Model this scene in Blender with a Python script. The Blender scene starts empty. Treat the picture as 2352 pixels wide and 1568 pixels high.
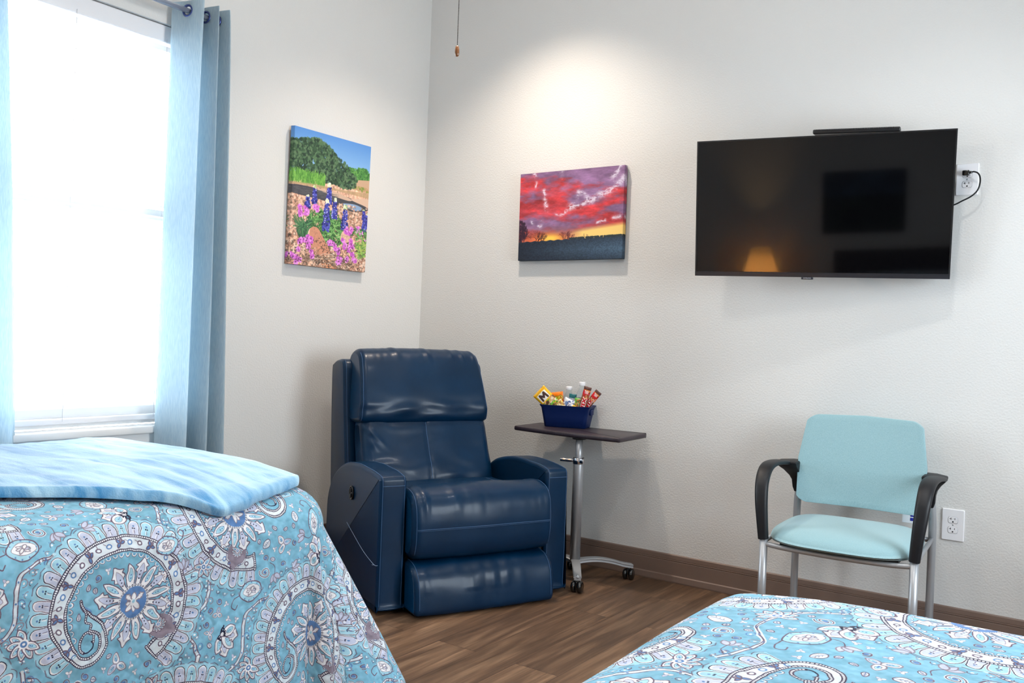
import bpy, bmesh, math, random
import numpy as np
from mathutils import Vector, Matrix, noise
random.seed(4)
SC = bpy.context.scene
COL = SC.collection
PI = math.pi
def lin(c):
    return tuple(((v/255)/12.92 if v/255 <= .04045 else (((v/255)+.055)/1.055)**2.4) for v in c)
# ------------------------------------------------------------------ drawn surface patterns (computed, nothing loaded)
class Art:
    """A small anti-aliased painter on an sRGB array; units are metres, origin bottom left."""
    def __init__(s, w, h, ppm, bg, wrap=False):
        s.W, s.H, s.ppm, s.wrap = int(round(w*ppm)), int(round(h*ppm)), ppm, wrap
        s.a = np.empty((s.H, s.W, 3), np.float32); s.a[:] = np.array(bg, np.float32)/255
    def _grid(s, x0, y0, x1, y1):
        i0, i1 = int(math.floor(x0)), int(math.ceil(x1))+1
        j0, j1 = int(math.floor(y0)), int(math.ceil(y1))+1
        if not s.wrap:
            i0, j0, i1, j1 = max(i0, 0), max(j0, 0), min(i1, s.W), min(j1, s.H)
        if i1 <= i0 or j1 <= j0: return None
        xs, ys = np.arange(i0, i1), np.arange(j0, j1)
        X, Y = np.meshgrid(xs+.5, ys+.5)
        return X, Y, np.ix_(ys % s.H, xs % s.W)
    def _put(s, ix, al, col):
        al = al[..., None].astype(np.float32)
        s.a[ix] = s.a[ix]*(1-al) + np.array(col, np.float32)/255*al
    def stroke(s, pts, w, col, op=1.0, closed=False):
        P = np.asarray(pts, float)*s.ppm
        if closed: P = np.vstack([P, P[:1]])
        hw = w*s.ppm/2
        for c0 in range(0, len(P)-1, 6):
            Q = P[c0:c0+7]
            if c0+7 < len(P): pass
            g = s._grid(*(Q.min(0)-hw-1), *(Q.max(0)+hw+1))
            if g is None: continue
            X, Y, ix = g; d = np.full(X.shape, 1e9)
            for (ax, ay), (bx, by) in zip(Q[:-1], Q[1:]):
                vx, vy = bx-ax, by-ay; L = vx*vx+vy*vy+1e-9
                t = np.clip(((X-ax)*vx+(Y-ay)*vy)/L, 0, 1)
                d = np.minimum(d, np.hypot(X-ax-t*vx, Y-ay-t*vy))
            s._put(ix, np.clip(hw+.5-d, 0, 1)*min(1, 2*hw+.2)*op, col)
    def fill(s, pts, col, op=1.0):
        P = np.asarray(pts, float)*s.ppm
        g = s._grid(*(P.min(0)-1), *(P.max(0)+1))
        if g is None: return
        X, Y, ix = g; acc = np.zeros(X.shape, np.float32)
        A, B = P, np.roll(P, -1, 0)
        for ox, oy in ((-.25, -.25), (.25, -.25), (-.25, .25), (.25, .25)):
            ins = np.zeros(X.shape, bool); XX, YY = X+ox, Y+oy
            for (ax, ay), (bx, by) in zip(A, B):
                if ay == by: continue
                k = ((ay > YY) != (by > YY)) & (XX < (bx-ax)*(YY-ay)/(by-ay)+ax)
                ins ^= k
            acc += ins
        s._put(ix, acc/4*op, col)
    def dot(s, x, y, r, col, op=1.0):
        x, y, r = x*s.ppm, y*s.ppm, r*s.ppm
        g = s._grid(x-r-1, y-r-1, x+r+1, y+r+1)
        if g is None: return
        X, Y, ix = g
        s._put(ix, np.clip(r+.5-np.hypot(X-x, Y-y), 0, 1)*op, col)
    def image(s, name):
        im = bpy.data.images.new(name, s.W, s.H)
        px = np.ones((s.H, s.W, 4), np.float32); px[..., :3] = np.clip(s.a, 0, 1)
        im.pixels.foreach_set(px.ravel()); im.pack(); return im

def fbm(W, H, base, octs, seed, stretch=(1, 1), gain=.5, tile=False):
    """Smooth value noise 0..1 on a W x H grid."""
    rs = np.random.RandomState(seed); out = np.zeros((H, W)); amp = 1; tot = 0
    for o in range(octs):
        nx, ny = max(1, int(base*2**o*stretch[0])), max(1, int(base*2**o*stretch[1]))
        g = rs.rand(ny+1, nx+1)
        if tile: g[-1] = g[0]; g[:, -1] = g[:, 0]
        x, y = np.linspace(0, nx, W, endpoint=False), np.linspace(0, ny, H, endpoint=False)
        xi, yi = x.astype(int), y.astype(int); fx, fy = x-xi, y-yi
        fx, fy = fx*fx*(3-2*fx), (fy*fy*(3-2*fy))[:, None]
        r0 = g[yi][:, xi]*(1-fx)+g[yi][:, xi+1]*fx; r1 = g[yi+1][:, xi]*(1-fx)+g[yi+1][:, xi+1]*fx
        out += amp*(r0*(1-fy)+r1*fy); tot += amp; amp *= gain
    return out/tot

def arc(cx, cy, r, a0, a1, n=40):
    t = np.radians(np.linspace(a0, a1, n)); return np.c_[cx+r*np.cos(t), cy+r*np.sin(t)]
def smooth(pts, n=8, closed=False):
    P = np.asarray(pts, float); N = len(P); out = []
    for i in range(N if closed else N-1):
        p0, p1, p2, p3 = (P[(i-1) % N], P[i], P[(i+1) % N], P[(i+2) % N]) if closed else (P[max(i-1, 0)], P[i], P[i+1], P[min(i+2, N-1)])
        for k in range(n):
            t = k/n
            out.append(.5*(2*p1+(p2-p0)*t+(2*p0-5*p1+4*p2-p3)*t*t+(3*p1-p0-3*p2+p3)*t**3))
    if not closed: out.append(P[-1])
    return np.array(out)

TEAL, LTEAL, CREAM, MAROON, DARK, BLUE, TAUPE, LILAC = (122, 175, 199), (160, 203, 220), (227, 227, 231), (104, 88, 106), (42, 42, 64), (92, 128, 178), (138, 128, 142), (190, 196, 218)

def paisley_tile():
    S = .60; A = Art(S, S, 2400, TEAL, True)
    n1 = fbm(A.W, A.H, 5, 4, 3, tile=True); n2 = fbm(A.W, A.H, 40, 2, 4, tile=True)
    A.a *= (1+.16*(n1-.5)+.10*(n2-.5))[..., None].astype(np.float32)
    class M:                                   # a motif frame: place, turn, scale, flip
        def __init__(m, x, y, a, k=1, f=1): m.x, m.y, m.c, m.s, m.k, m.f = x, y, math.cos(math.radians(a)), math.sin(math.radians(a)), k, f
        def __call__(m, P):
            P = np.atleast_2d(np.asarray(P, float))*m.k; u, v = P[:, 0], P[:, 1]*m.f
            return np.c_[m.x+u*m.c-v*m.s, m.y+u*m.s+v*m.c]
        def sub(m, x, y, a, k=1, f=1):
            q = m([[x, y]])[0]; r = M(q[0], q[1], 0, m.k*k, m.f*f)
            t = math.radians(a)*m.f; ca, sa = math.cos(t), math.sin(t)
            r.c, r.s = m.c*ca-m.s*sa, m.s*ca+m.c*sa; return r
    def leafpts(L, w, tip=.65, n=9):
        t = np.linspace(0, 1, n+4); h = w*np.sin(np.pi*np.clip(t, 0, 1)**.85)**.62; return np.r_[np.c_[t*L, h], np.c_[t*L, -h][::-1][1:-1]]
    def petal(m, L, w, ragged=False, fc=CREAM, oc=MAROON, det=True):
        P = leafpts(L, w)
        if ragged:
            P = np.array([(0, .3*w), (.45*L, .45*w), (.55*L, .95*w), (.68*L, .75*w), (.74*L, 1.15*w), (.86*L, .55*w), (L, 0), (.86*L, -.55*w), (.74*L, -1.15*w), (.68*L, -.75*w), (.55*L, -.95*w), (.45*L, -.45*w), (0, -.3*w)])
            P = smooth(P, 3)
        A.fill(m(P), fc); A.stroke(m(P), .0022*m.k, oc, closed=True)
        if det:
            Q = leafpts(L*.55, w*.5)+np.array([L*.28, 0])
            A.fill(m(Q), LTEAL if not ragged else LILAC); A.stroke(m(Q), .0011, TAUPE, closed=True)
            for t in (.3, .42, .54): A.dot(*m([[L*t, 0]])[0], .0016*m.k, DARK if ragged else BLUE)
    def rope(m, P, w=.0062):
        P = np.asarray(P); A.stroke(m(P), w+.002, MAROON); A.stroke(m(P), w, DARK); A.stroke(m(P), w*.62, CREAM)
        d = np.r_[0, np.cumsum(np.hypot(*np.diff(P, axis=0).T))]; L = d[-1]
        for s_ in np.arange(.002, L, .0048):
            x, y = np.interp(s_, d, P[:, 0]), np.interp(s_, d, P[:, 1]); x2, y2 = np.interp(s_+.0005, d, P[:, 0]), np.interp(s_+.0005, d, P[:, 1])
            tx, ty = x2-x, y2-y; q = math.hypot(tx, ty)+1e-9; nx, ny = -ty/q*w*.5, tx/q*w*.5
            A.stroke(m([(x-nx, y-ny), (x+nx, y+ny)]), .0013, DARK)
    def small_flower(m, n=7, R=.03, spread=300, fc=CREAM):
        for i in range(n):
            a = -spread/2+spread*i/(n-1)
            petal(m.sub(0, 0, a), R, R*.26, fc=fc, det=True)
        A.dot(*m([[0, 0]])[0], R*.3*m.k, CREAM); A.dot(*m([[0, 0]])[0], R*.2*m.k, BLUE); A.dot(*m([[0, 0]])[0], R*.09*m.k, CREAM)
    def calyx(m):
        for a, L in ((150, .05), (185, .06), (215, .055), (250, .052), (285, .045)): petal(m.sub(0, 0, a), L, .015, ragged=a in (185, 250))
        rs = np.random.RandomState(5)
        for i in range(11):
            x, y = rs.uniform(-.015, .018), rs.uniform(-.013, .013)
            A.stroke(m(smooth([(x, y), (x+.004, y+.004), (x+.009, y)], 4)), .0036, DARK)
        A.dot(*m([[.002, .001]])[0], .005, CREAM)
    def tulip(m):
        B = smooth([(0, 0), (.02, .022), (.05, .026), (.075, .008), (.07, -.018), (.04, -.03), (.015, -.02)], 6, True)
        A.fill(m(B), LTEAL); A.stroke(m(B), .0026, MAROON, closed=True)
        c = B.mean(0)
        for k, fc in ((.74, CREAM), (.40, LTEAL)):
            q = c+(.004, 0)+(B-c)*[k*1.05, k*.85]; A.fill(m(q), fc); A.stroke(m(q), .0012, TAUPE, closed=True)
        for a in (-40, 0, 40, 140, 180, 220): petal(m.sub(*(c+(.002, 0)), a), .017, .0042, fc=CREAM if a % 80 else LILAC, oc=TAUPE, det=False)
        for v in np.linspace(.1, .9, 9): z_ = c+(B[int(v*len(B))]-c)*.87; A.dot(*m([z_])[0], .0017, BLUE)
        A.stroke(m(smooth([(0, 0), (-.02, -.006), (-.03, -.022), (-.022, -.034), (-.012, -.026)], 6)), .0024, MAROON)
    def vine(m, P, loops=True):
        P = smooth(P, 10); A.stroke(m(P), .0085, CREAM, .8); A.stroke(m(P+np.array([0, .0044])), .0021, MAROON); A.stroke(m(P-np.array([0, .0044])), .0021, MAROON)
        for i in range(3, len(P)-3, 4):
            x, y = P[i]; A.dot(*m([[x, y]])[0], .0021, BLUE if i % 8 else MAROON)
            if loops:
                t = P[i+1]-P[i-1]; t /= np.hypot(*t)+1e-9; n = np.array([-t[1], t[0]])*(1 if i % 8 else -1)
                q = P[i]+n*.012; A.stroke(m(arc(q[0], q[1], .0078, 0, 300, 10)), .0021, TAUPE if i % 3 else BLUE)
                A.dot(*m([q])[0], .0024, CREAM)
    def unit(m):
        # flower, set a little off centre so the crescent wraps it
        M0 = m; m = M0.sub(.036*math.cos(math.radians(15)), .036*math.sin(math.radians(15)), 0)
        for k in [*range(0, 16, 2), *range(1, 16, 2)]:
            a = k*360/16; petal(m.sub(.030*math.cos(math.radians(a)), .030*math.sin(math.radians(a)), a), .070 if k % 2 else .062, .0150 if k % 2 else .0105, ragged=bool(k % 2))
        A.dot(*m([[0, 0]])[0], .040, CREAM); A.dot(*m([[0, 0]])[0], .0345, BLUE)
        for k in range(34):
            a = math.radians(k*360/34); A.dot(*m([[.0372*math.cos(a), .0372*math.sin(a)]])[0], .0023, DARK); A.dot(*m([[.0372*math.cos(a), .0372*math.sin(a)]])[0], .0012, CREAM)
        for a, L in ((20, .030), (75, .022), (120, .028), (170, .02), (215, .029), (265, .021), (305, .025)): petal(m.sub(0, 0, a), L, .0062, ragged=a % 2 == 0, fc=CREAM, oc=TAUPE, det=False)
        A.dot(*m([[0, 0]])[0], .008, CREAM); A.dot(*m([[.001, .002]])[0], .004, LTEAL)
        m = M0
        # the crescent: scallops, ropes, flowered band, coiled tail
        a0, a1 = -62, 205; n = 30
        def rad(a): t = (a-a0)/(a1-a0); return .124+.012*math.sin(math.pi*t)
        T = np.linspace(a0, a1, 70)
        pol = lambda a, r: (r*math.cos(math.radians(a)), r*math.sin(math.radians(a)))
        inn = np.array([pol(a, rad(a)) for a in T]); mid = np.array([pol(a, rad(a)+.034*min(1, (a1+35-a)/70)) for a in T])
        out = np.array([pol(a, rad(a)+.034*min(1, (a1+35-a)/70)+.047) for a in T])
        A.fill(m(np.r_[mid, out[::-1]]), LTEAL, .75)
        for i in range(n):
            a = a0+(a1-a0)*(i+.5)/n; b = rad(a)+.034*min(1, (a1+35-a)/70)+.004
            w = math.radians((a1-a0)/n)*b*.46; h = .036
            mm = m.sub(*pol(a, b), a)
            U = np.r_[[(0, w)], [(h-w, w)], arc(h-w, 0, w, 90, -90, 9), [(0, -w)]]
            A.fill(mm(U), LTEAL if i % 2 else LILAC); A.stroke(mm(U), .0036, CREAM); A.stroke(mm(U*np.array([1.06, 1.0])), .0015, DARK if i % 3 else MAROON)
            A.dot(*mm([[h*.62, 0]])[0], .0022, BLUE); A.dot(*mm([[h*.45, .002]])[0], .0016, DARK); A.dot(*mm([[h*.45, -.002]])[0], .0016, DARK)
            A.stroke(mm([(.003, .0015), (.012, .0004)]), .0015, CREAM); A.stroke(mm([(.003, -.002), (.012, -.001)]), .001, MAROON)
            A.stroke(mm([(h+.006, -w), (h+.0105, 0), (h+.006, w)]), .0018, MAROON, .8)
        A.fill(m(np.r_[inn, mid[::-1]]), CREAM, .82)
        rs = np.random.RandomState(11)
        for i, a in enumerate(np.arange(a0+10, a1, 9.5)):
            r = rad(a)+.017*min(1, (a1+35-a)/70); mm = m.sub(*pol(a, r), a+rs.uniform(-40, 40))
            if i % 3 == 2:
                for q in (-50, 0, 50, 180): petal(mm.sub(0, 0, q), .013, .0035, fc=BLUE if q else TAUPE, det=False)
            else:
                A.stroke(mm(arc(0, 0, .0052, 0, 360, 12)), .0026, BLUE if i % 2 else MAROON); A.dot(*mm([[0, 0]])[0], .002, CREAM)
                A.stroke(mm([(.006, .004), (.011, .008)]), .0018, TAUPE)
        rope(m, mid); rope(m, inn, .0052)
        rope(m, np.array([pol(a0, .122), pol(a0-.5, .14), pol(a0, .162)]), .006)
        # the hook: both ropes turn inward, the outer one runs out in a tail, the inner one coils
        ar = math.radians(a1); Pq = np.array(pol(a1, rad(a1)+.017)); Tq = np.array((-math.sin(ar), math.cos(ar))); Nq = -np.array((math.cos(ar), math.sin(ar))); Rh = .046; Ri = Rh-.017
        L = lambda q: Pq+Tq*q[0]+Nq*q[1]
        th = np.radians(np.linspace(-90, 90, 22)); so = [L((Rh*math.cos(t), Rh+Rh*math.sin(t))) for t in th]; si = [L((Ri*math.cos(t), Rh+Ri*math.sin(t))) for t in th]
        tail = smooth([so[-1], L((-.022, 2*Rh+.003)), L((-.048, 2*Rh-.006)), L((-.070, 2*Rh-.012)), L((-.088, 2*Rh-.008))], 7)
        coil = np.array([L(((Ri-(Ri-.009)*k/44)*math.cos(math.radians(90+k*8.2)), Rh+(Ri-(Ri-.009)*k/44)*math.sin(math.radians(90+k*8.2)))) for k in range(45)])
        bump = smooth([L((.004, Rh+.012)), L((-.008, Rh+.022)), L((-.018, Rh+.016)), L((-.030, Rh+.030)), L((-.042, Rh+.024)), L((-.056, Rh+.034)), L((-.086, 2*Rh-.010))], 6)
        A.fill(m(np.array([Pq]+so+list(tail)+list(bump[::-1])+[L((-.01, Rh))])), TEAL); A.fill(m(np.array(so+si[::-1])), CREAM, .82)
        A.fill(m(np.r_[tail, bump[::-1]]), LTEAL); A.stroke(m((tail+np.array([tail[-1]]*len(tail)))/2), .004, BLUE, .6)
        rope(m, np.r_[np.array(so), tail], .0058); rope(m, np.array(si), .005); rope(m, coil[:26], .0046); A.stroke(m(coil[25:]), .003, DARK); rope(m, bump, .0042)
        for i in range(46):
            a = a0-4+(a1-a0+2)*i/46; b = rad(max(a0, min(a1, a)))+.086
            mm = m.sub(*pol(a, b+.006), a); A.stroke(mm(arc(0, 0, .0058, -95, 95, 9)), .0016, TAUPE if i % 2 else MAROON); A.dot(*mm([[.001, 0]])[0], .0021, CREAM); A.dot(*mm([[.009, 0]])[0], .0013, BLUE)
        for i in range(34):
            a = a0+12+(a1-a0-20)*i/34; b = rad(a)-.0075
            mm = m.sub(*pol(a, b), a+180); A.stroke(mm(arc(0, 0, .0052, -90, 90, 8)), .0022, CREAM); A.stroke(mm(arc(0, 0, .0064, -90, 90, 8)), .0011, MAROON); A.dot(*mm([[.001, 0]])[0], .0016, BLUE)
        # taupe crest on the open side
        mm = m.sub(.098, -.072, -38, .8)
        B = smooth([(-.02, .03), (.0, .036), (.02, .032), (.03, .018), (.05, 0), (.03, -.018), (.02, -.032), (0, -.036), (-.02, -.03), (-.006, 0)], 5, True)
        A.fill(mm(B), TAUPE); A.stroke(mm(B*1.1), .0016, MAROON, closed=True)
        small_flower(mm.sub(-.012, 0, 0, .85), 8, .028, 200)
    # under-layer of fine vines
    Z = M(0, 0, 0)
    vine(Z, [(-.02, .33), (.07, .37), (.15, .34), (.22, .39), (.31, .37)]); vine(Z, [(.28, -.03), (.35, .03), (.36, .12), (.43, .19), (.53, .2), (.62, .25)])
    vine(Z, [(.04, .56), (.10, .50), (.20, .52), (.26, .47)]); vine(Z, [(.33, .24), (.40, .27), (.47, .245)])
    unit(M(.135, .150, 118)); unit(M(.435, .425, -38, 1, -1))
    calyx(M(.50, .115, 40, 1.05)); calyx(M(.155, .445, 205, .95)); tulip(M(.385, .045, 25)); tulip(M(.055, .465, 120, .9)); tulip(M(.56, .245, -60, .75))
    small_flower(M(.40, .175, 80), 7, .036, 230); small_flower(M(.225, .555, -30), 7, .034, 230); small_flower(M(.29, .30, 150), 6, .026, 250); small_flower(M(.005, .335, 10), 6, .028, 300)
    for x, y, a in ((.30, .02, 60), (.56, .02, 120), (.325, .46, -20), (.02, .28, 200), (.585, .56, 30), (.47, .03, -80)):
        m = M(x, y, a)
        for q in (-40, 0, 40): petal(m.sub(0, 0, q), .026, .006, fc=LILAC, oc=TAUPE, det=False)
        A.stroke(m(smooth([(0, 0), (-.02, .004), (-.035, -.008)], 5)), .0018, MAROON)
    # sprigs, curls and blossoms wherever plain ground is left
    rs = np.random.RandomState(31); T = np.array(TEAL)/255
    for tries in range(5200):
        x, y = rs.uniform(0, S, 2); r = .034 if tries < 900 else (.021 if tries < 2600 else .0105)
        ii = (np.arange(int((y-r)*A.ppm), int((y+r)*A.ppm), 4)) % A.H; jj = (np.arange(int((x-r)*A.ppm), int((x+r)*A.ppm), 4)) % A.W
        if np.abs(A.a[np.ix_(ii, jj)]-T).max() > .16: continue
        m = M(x, y, rs.uniform(0, 360), r/.034); q = rs.randint(4)
        if r < .02: q = rs.choice([1, 2, 3])
        if q == 0: small_flower(m, 6, .030, 300)
        elif q == 1:
            A.fill(m(leafpts(.05, .017)-[.025, 0]), CREAM, .9); A.stroke(m(leafpts(.05, .017)-[.025, 0]), .0018, MAROON, closed=True); A.stroke(m([(-.022, 0), (.02, 0)]), .0014, BLUE)
            for v in (-.012, -.002, .008): A.stroke(m([(v, 0), (v+.008, .008)]), .0012, TAUPE); A.stroke(m([(v, 0), (v+.008, -.008)]), .0012, TAUPE)
        elif q == 2:
            sp = np.array([((.028-.022*k/40)*math.cos(k*.25), (.028-.022*k/40)*math.sin(k*.25)) for k in range(41)])
            A.stroke(m(sp), .009*m.k, CREAM, .85); A.stroke(m(sp), .0022, MAROON); A.dot(x, y, .004, BLUE)
        else:
            for z in (0, 120, 240): petal(m.sub(0, 0, z), .028, .009, fc=CREAM if z else LILAC, oc=TAUPE, det=r > .02)
    # the hand-cut print wanders a little
    wx, wy = (fbm(A.W, A.H, 26, 2, q, tile=True)-.5 for q in (41, 42))
    J, I = np.meshgrid(np.arange(A.W), np.arange(A.H)); J = (J+wx*16).round().astype(int) % A.W; I = (I+wy*16).round().astype(int) % A.H
    A.a = A.a[I, J]
    # worn, hand-printed unevenness
    w = fbm(A.W, A.H, 60, 2, 9, tile=True)[..., None]; A.a += (.10*(w-.5)).astype(np.float32)
    return A

def bluebonnet_art(w, h):
    A = Art(1.0, 1.35, 460, (120, 170, 225)); W, H = A.W, A.H; rs = np.random.RandomState(2)
    yy = np.linspace(0, 1.35, H)[:, None]
    A.a = (np.array([150, 195, 236])*(1-(yy[..., None]-.9)/.45)+np.array([78, 136, 210])*((yy[..., None]-.9)/.45)).clip(0, 255).astype(np.float32)/255*np.ones((1, W, 1), np.float32)
    # ground: pink granite gravel
    n = fbm(W, H, 60, 3, 1); n2 = fbm(W, H, 12, 3, 8); g = (yy < .86)*np.ones((1, W))
    col = np.array([222, 172, 146])*(.55+.9*n[..., None]) + np.array([30, 16, 10])*(n2[..., None]-.5)*2
    A.a = np.where(g[..., None] > 0, col/255, A.a).astype(np.float32)
    def foliage(cx, cy, rx, ry, cols, N, r=.014):
        for i in range(N):
            t, q = rs.uniform(0, 2*math.pi), math.sqrt(rs.rand()); x, y = cx+rx*q*math.cos(t), cy+ry*q*math.sin(t)
            c = np.array(cols[rs.randint(len(cols))]); A.dot(x, y, r*rs.uniform(.5, 1.3), c, .85)
    GD = [(36, 62, 44), (50, 80, 54), (70, 104, 70), (26, 46, 36), (88, 118, 82)]
    for x in np.linspace(.7, 1.0, 8): foliage(x, 1.0+rs.uniform(-.03, .03), .07, .07, [(66, 130, 58), (48, 100, 46), (96, 156, 72)], 110, .012)
    A.fill([(.75, .86), (1, .84), (1, .98), (.84, .96)], (196, 160, 130)); foliage(.9, .87, .12, .02, [(150, 150, 70), (120, 140, 60), (190, 150, 110)], 80, .010)
    for cx, cy, rx, ry, N in ((.25, 1.08, .30, .18, 900), (.12, 1.12, .16, .12, 300), (.33, 1.16, .14, .10, 300), (.27, 1.22, .08, .06, 120), (.5, 1.0, .22, .14, 500), (.66, .93, .16, .09, 320), (.42, .92, .25, .06, 300), (.06, 1.05, .1, .15, 200)):
        foliage(cx, cy, rx, ry, GD, N)
    for i in range(700):
        x, y = rs.uniform(0, .40), rs.uniform(.80, .90); A.stroke([(x, y), (x+rs.uniform(-.01, .01), y+rs.uniform(.02, .06))], .006, [(96, 160, 60), (120, 180, 76), (70, 130, 50)][rs.randint(3)])
    A.fill(smooth([(0, .80), (.3, .82), (.6, .82), (1, .84), (1, .79), (.6, .80), (.3, .795), (0, .785)], 6, True), (180, 150, 110), .8)
    # creek
    A.fill(smooth([(0, .70), (.0, .775), (.3, .785), (.7, .76), (.95, .70), (.98, .66), (.78, .62), (.6, .655), (.35, .68)], 6, True), (64, 64, 70))
    A.fill(smooth([(.62, .68), (.8, .70), (.92, .67), (.8, .635)], 6, True), (132, 160, 196)); A.fill(smooth([(.3, .775), (.5, .79), (.75, .745), (.68, .725)], 6, True), (206, 172, 150)); A.fill(smooth([(.75, .745), (1, .78), (1, .70), (.9, .71)], 6, True), (214, 180, 156))
    for i in range(200): A.stroke([(x := rs.uniform(.02, .55), y := rs.uniform(.70, .77)), (x+.04, y)], .004, (92, 92, 96), .5)
    # pebbles
    for i in range(1300):
        x, y = rs.rand(), rs.uniform(0, .68)-.06*abs(rs.randn())*0; s_ = .006+.016*rs.rand()*(1.1-y)
        c = np.array([(232, 190, 164), (206, 152, 128), (240, 210, 188), (176, 126, 104), (150, 120, 100)][rs.randint(5)])
        A.dot(x+.004, y-.005, s_, c*.5, .6); A.dot(x, y, s_, c, .9)
    GL = [(104, 166, 88), (74, 130, 66), (140, 192, 112), (52, 96, 52), (44, 80, 44)]
    def leaves(cx, cy, rx, ry, N, cols=GL, L=.05):
        for i in range(N):
            t, q = rs.uniform(0, 2*math.pi), math.sqrt(rs.rand()); x, y = cx+rx*q*math.cos(t), cy+ry*q*math.sin(t); a = rs.uniform(0, 6.28)
            A.stroke([(x, y), (x+L*math.cos(a), y+L*.7*math.sin(a))], .011, cols[rs.randint(len(cols))])
    leaves(.38, .46, .17, .12, 240); leaves(.52, .36, .16, .13, 320); leaves(.5, .48, .14, .1, 140)
    for i in range(70):
        x = .16+rs.uniform(-.03, .03); A.stroke(smooth([(x, .26), (x+rs.uniform(-.05, .05), .36), (x+rs.uniform(-.13, .12), rs.uniform(.38, .5))], 4), .008, [(60, 110, 70), (84, 140, 88), (40, 80, 56)][rs.randint(3)])
    def rock(P, c):
        P = smooth(P, 5, True); A.fill(np.array(P)+[.012, -.012], (70, 48, 40), .7); A.fill(P, c); m = P.mean(0)
        for i in range(90):
            q = m+(P[rs.randint(len(P))]-m)*rs.rand()*.9; A.dot(*q, .008, np.array(c)*rs.uniform(.8, 1.15), .6)
    rock([(.24, .36), (.33, .40), (.42, .30), (.52, .16), (.44, .12), (.30, .15)], (206, 140, 112)); rock([(.40, .08), (.46, .135), (.58, .12), (.60, .0), (.46, -.02)], (214, 146, 108)); rock([(.66, .40), (.76, .36), (.74, .30), (.64, .30)], (222, 180, 156))
    for i in range(60):
        x = rs.uniform(.3, .75); A.stroke(smooth([(x-.2*rs.rand(), .02+.1*rs.rand()), (x, .10+.05*rs.randn()), (x+.2*rs.rand(), .16*rs.rand())], 4), .005, [(220, 200, 180), (120, 96, 80), (90, 70, 60)][rs.randint(3)], .8)
    def bonnet(x, y0, y1, w):
        N = int((y1-y0)*480)
        for i in range(N):
            t = rs.rand(); ww = w*(1-.75*max(0, t-.2)); px, py = x+rs.uniform(-ww, ww), y0+(y1-y0)*t
            c = [(58, 62, 168), (44, 46, 140), (84, 90, 196), (30, 30, 100)][rs.randint(4)]
            if t > .86: c = [(222, 226, 196), (170, 196, 120), (240, 240, 225)][rs.randint(3)]
            A.dot(px, py, .012, c, .95)
            if rs.rand() < .22 and t < .85: A.dot(px, py, .006, (215, 215, 245))
    for b in ((.28, .63, .80, .03), (.46, .64, .86, .034), (.54, .52, .72, .034), (.20, .58, .70, .03), (.68, .42, .67, .040), (.95, .43, .60, .034), (.99, .48, .64, .03), (.935, .56, .66, .02), (.44, .38, .70, .045)): bonnet(*b)
    def phlox(cx, cy, rx, ry, N):
        for i in range(N):
            x, y = cx+rs.uniform(-rx, rx), cy+rs.uniform(-ry, ry)
            for k in range(5):
                a = k*1.257+rs.rand(); A.dot(x+.017*math.cos(a), y+.017*math.sin(a), .014, [(216, 112, 212), (196, 88, 196), (232, 146, 228)][rs.randint(3)])
            A.dot(x, y, .006, (140, 40, 140))
    for q in ((.16, .54, .07, .04, 7), (.33, .59, .05, .03, 3), (.76, .40, .06, .04, 6), (.88, .43, .05, .03, 4), (.17, .20, .08, .06, 9), (.22, .27, .05, .03, 5), (.08, .06, .06, .05, 6), (.28, .13, .02, .03, 2), (.56, .24, .07, .06, 8), (.75, .25, .08, .07, 10), (.62, .10, .04, .04, 4), (.74, .13, .03, .02, 2), (.84, .16, .03, .04, 3), (.98, .32, .03, .05, 3), (.62, .06, .03, .03, 3)): phlox(*q)
    leaves(.93, .25, .08, .10, 120, [(130, 176, 84), (90, 140, 60), (170, 196, 90)], .035); leaves(.9, .40, .12, .06, 60, GL, .03)
    for i in range(260): A.dot(rs.rand(), rs.uniform(0, .3), .007, (46, 38, 34), .6)
    A.a = A.a*.93+.065; return A

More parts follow.
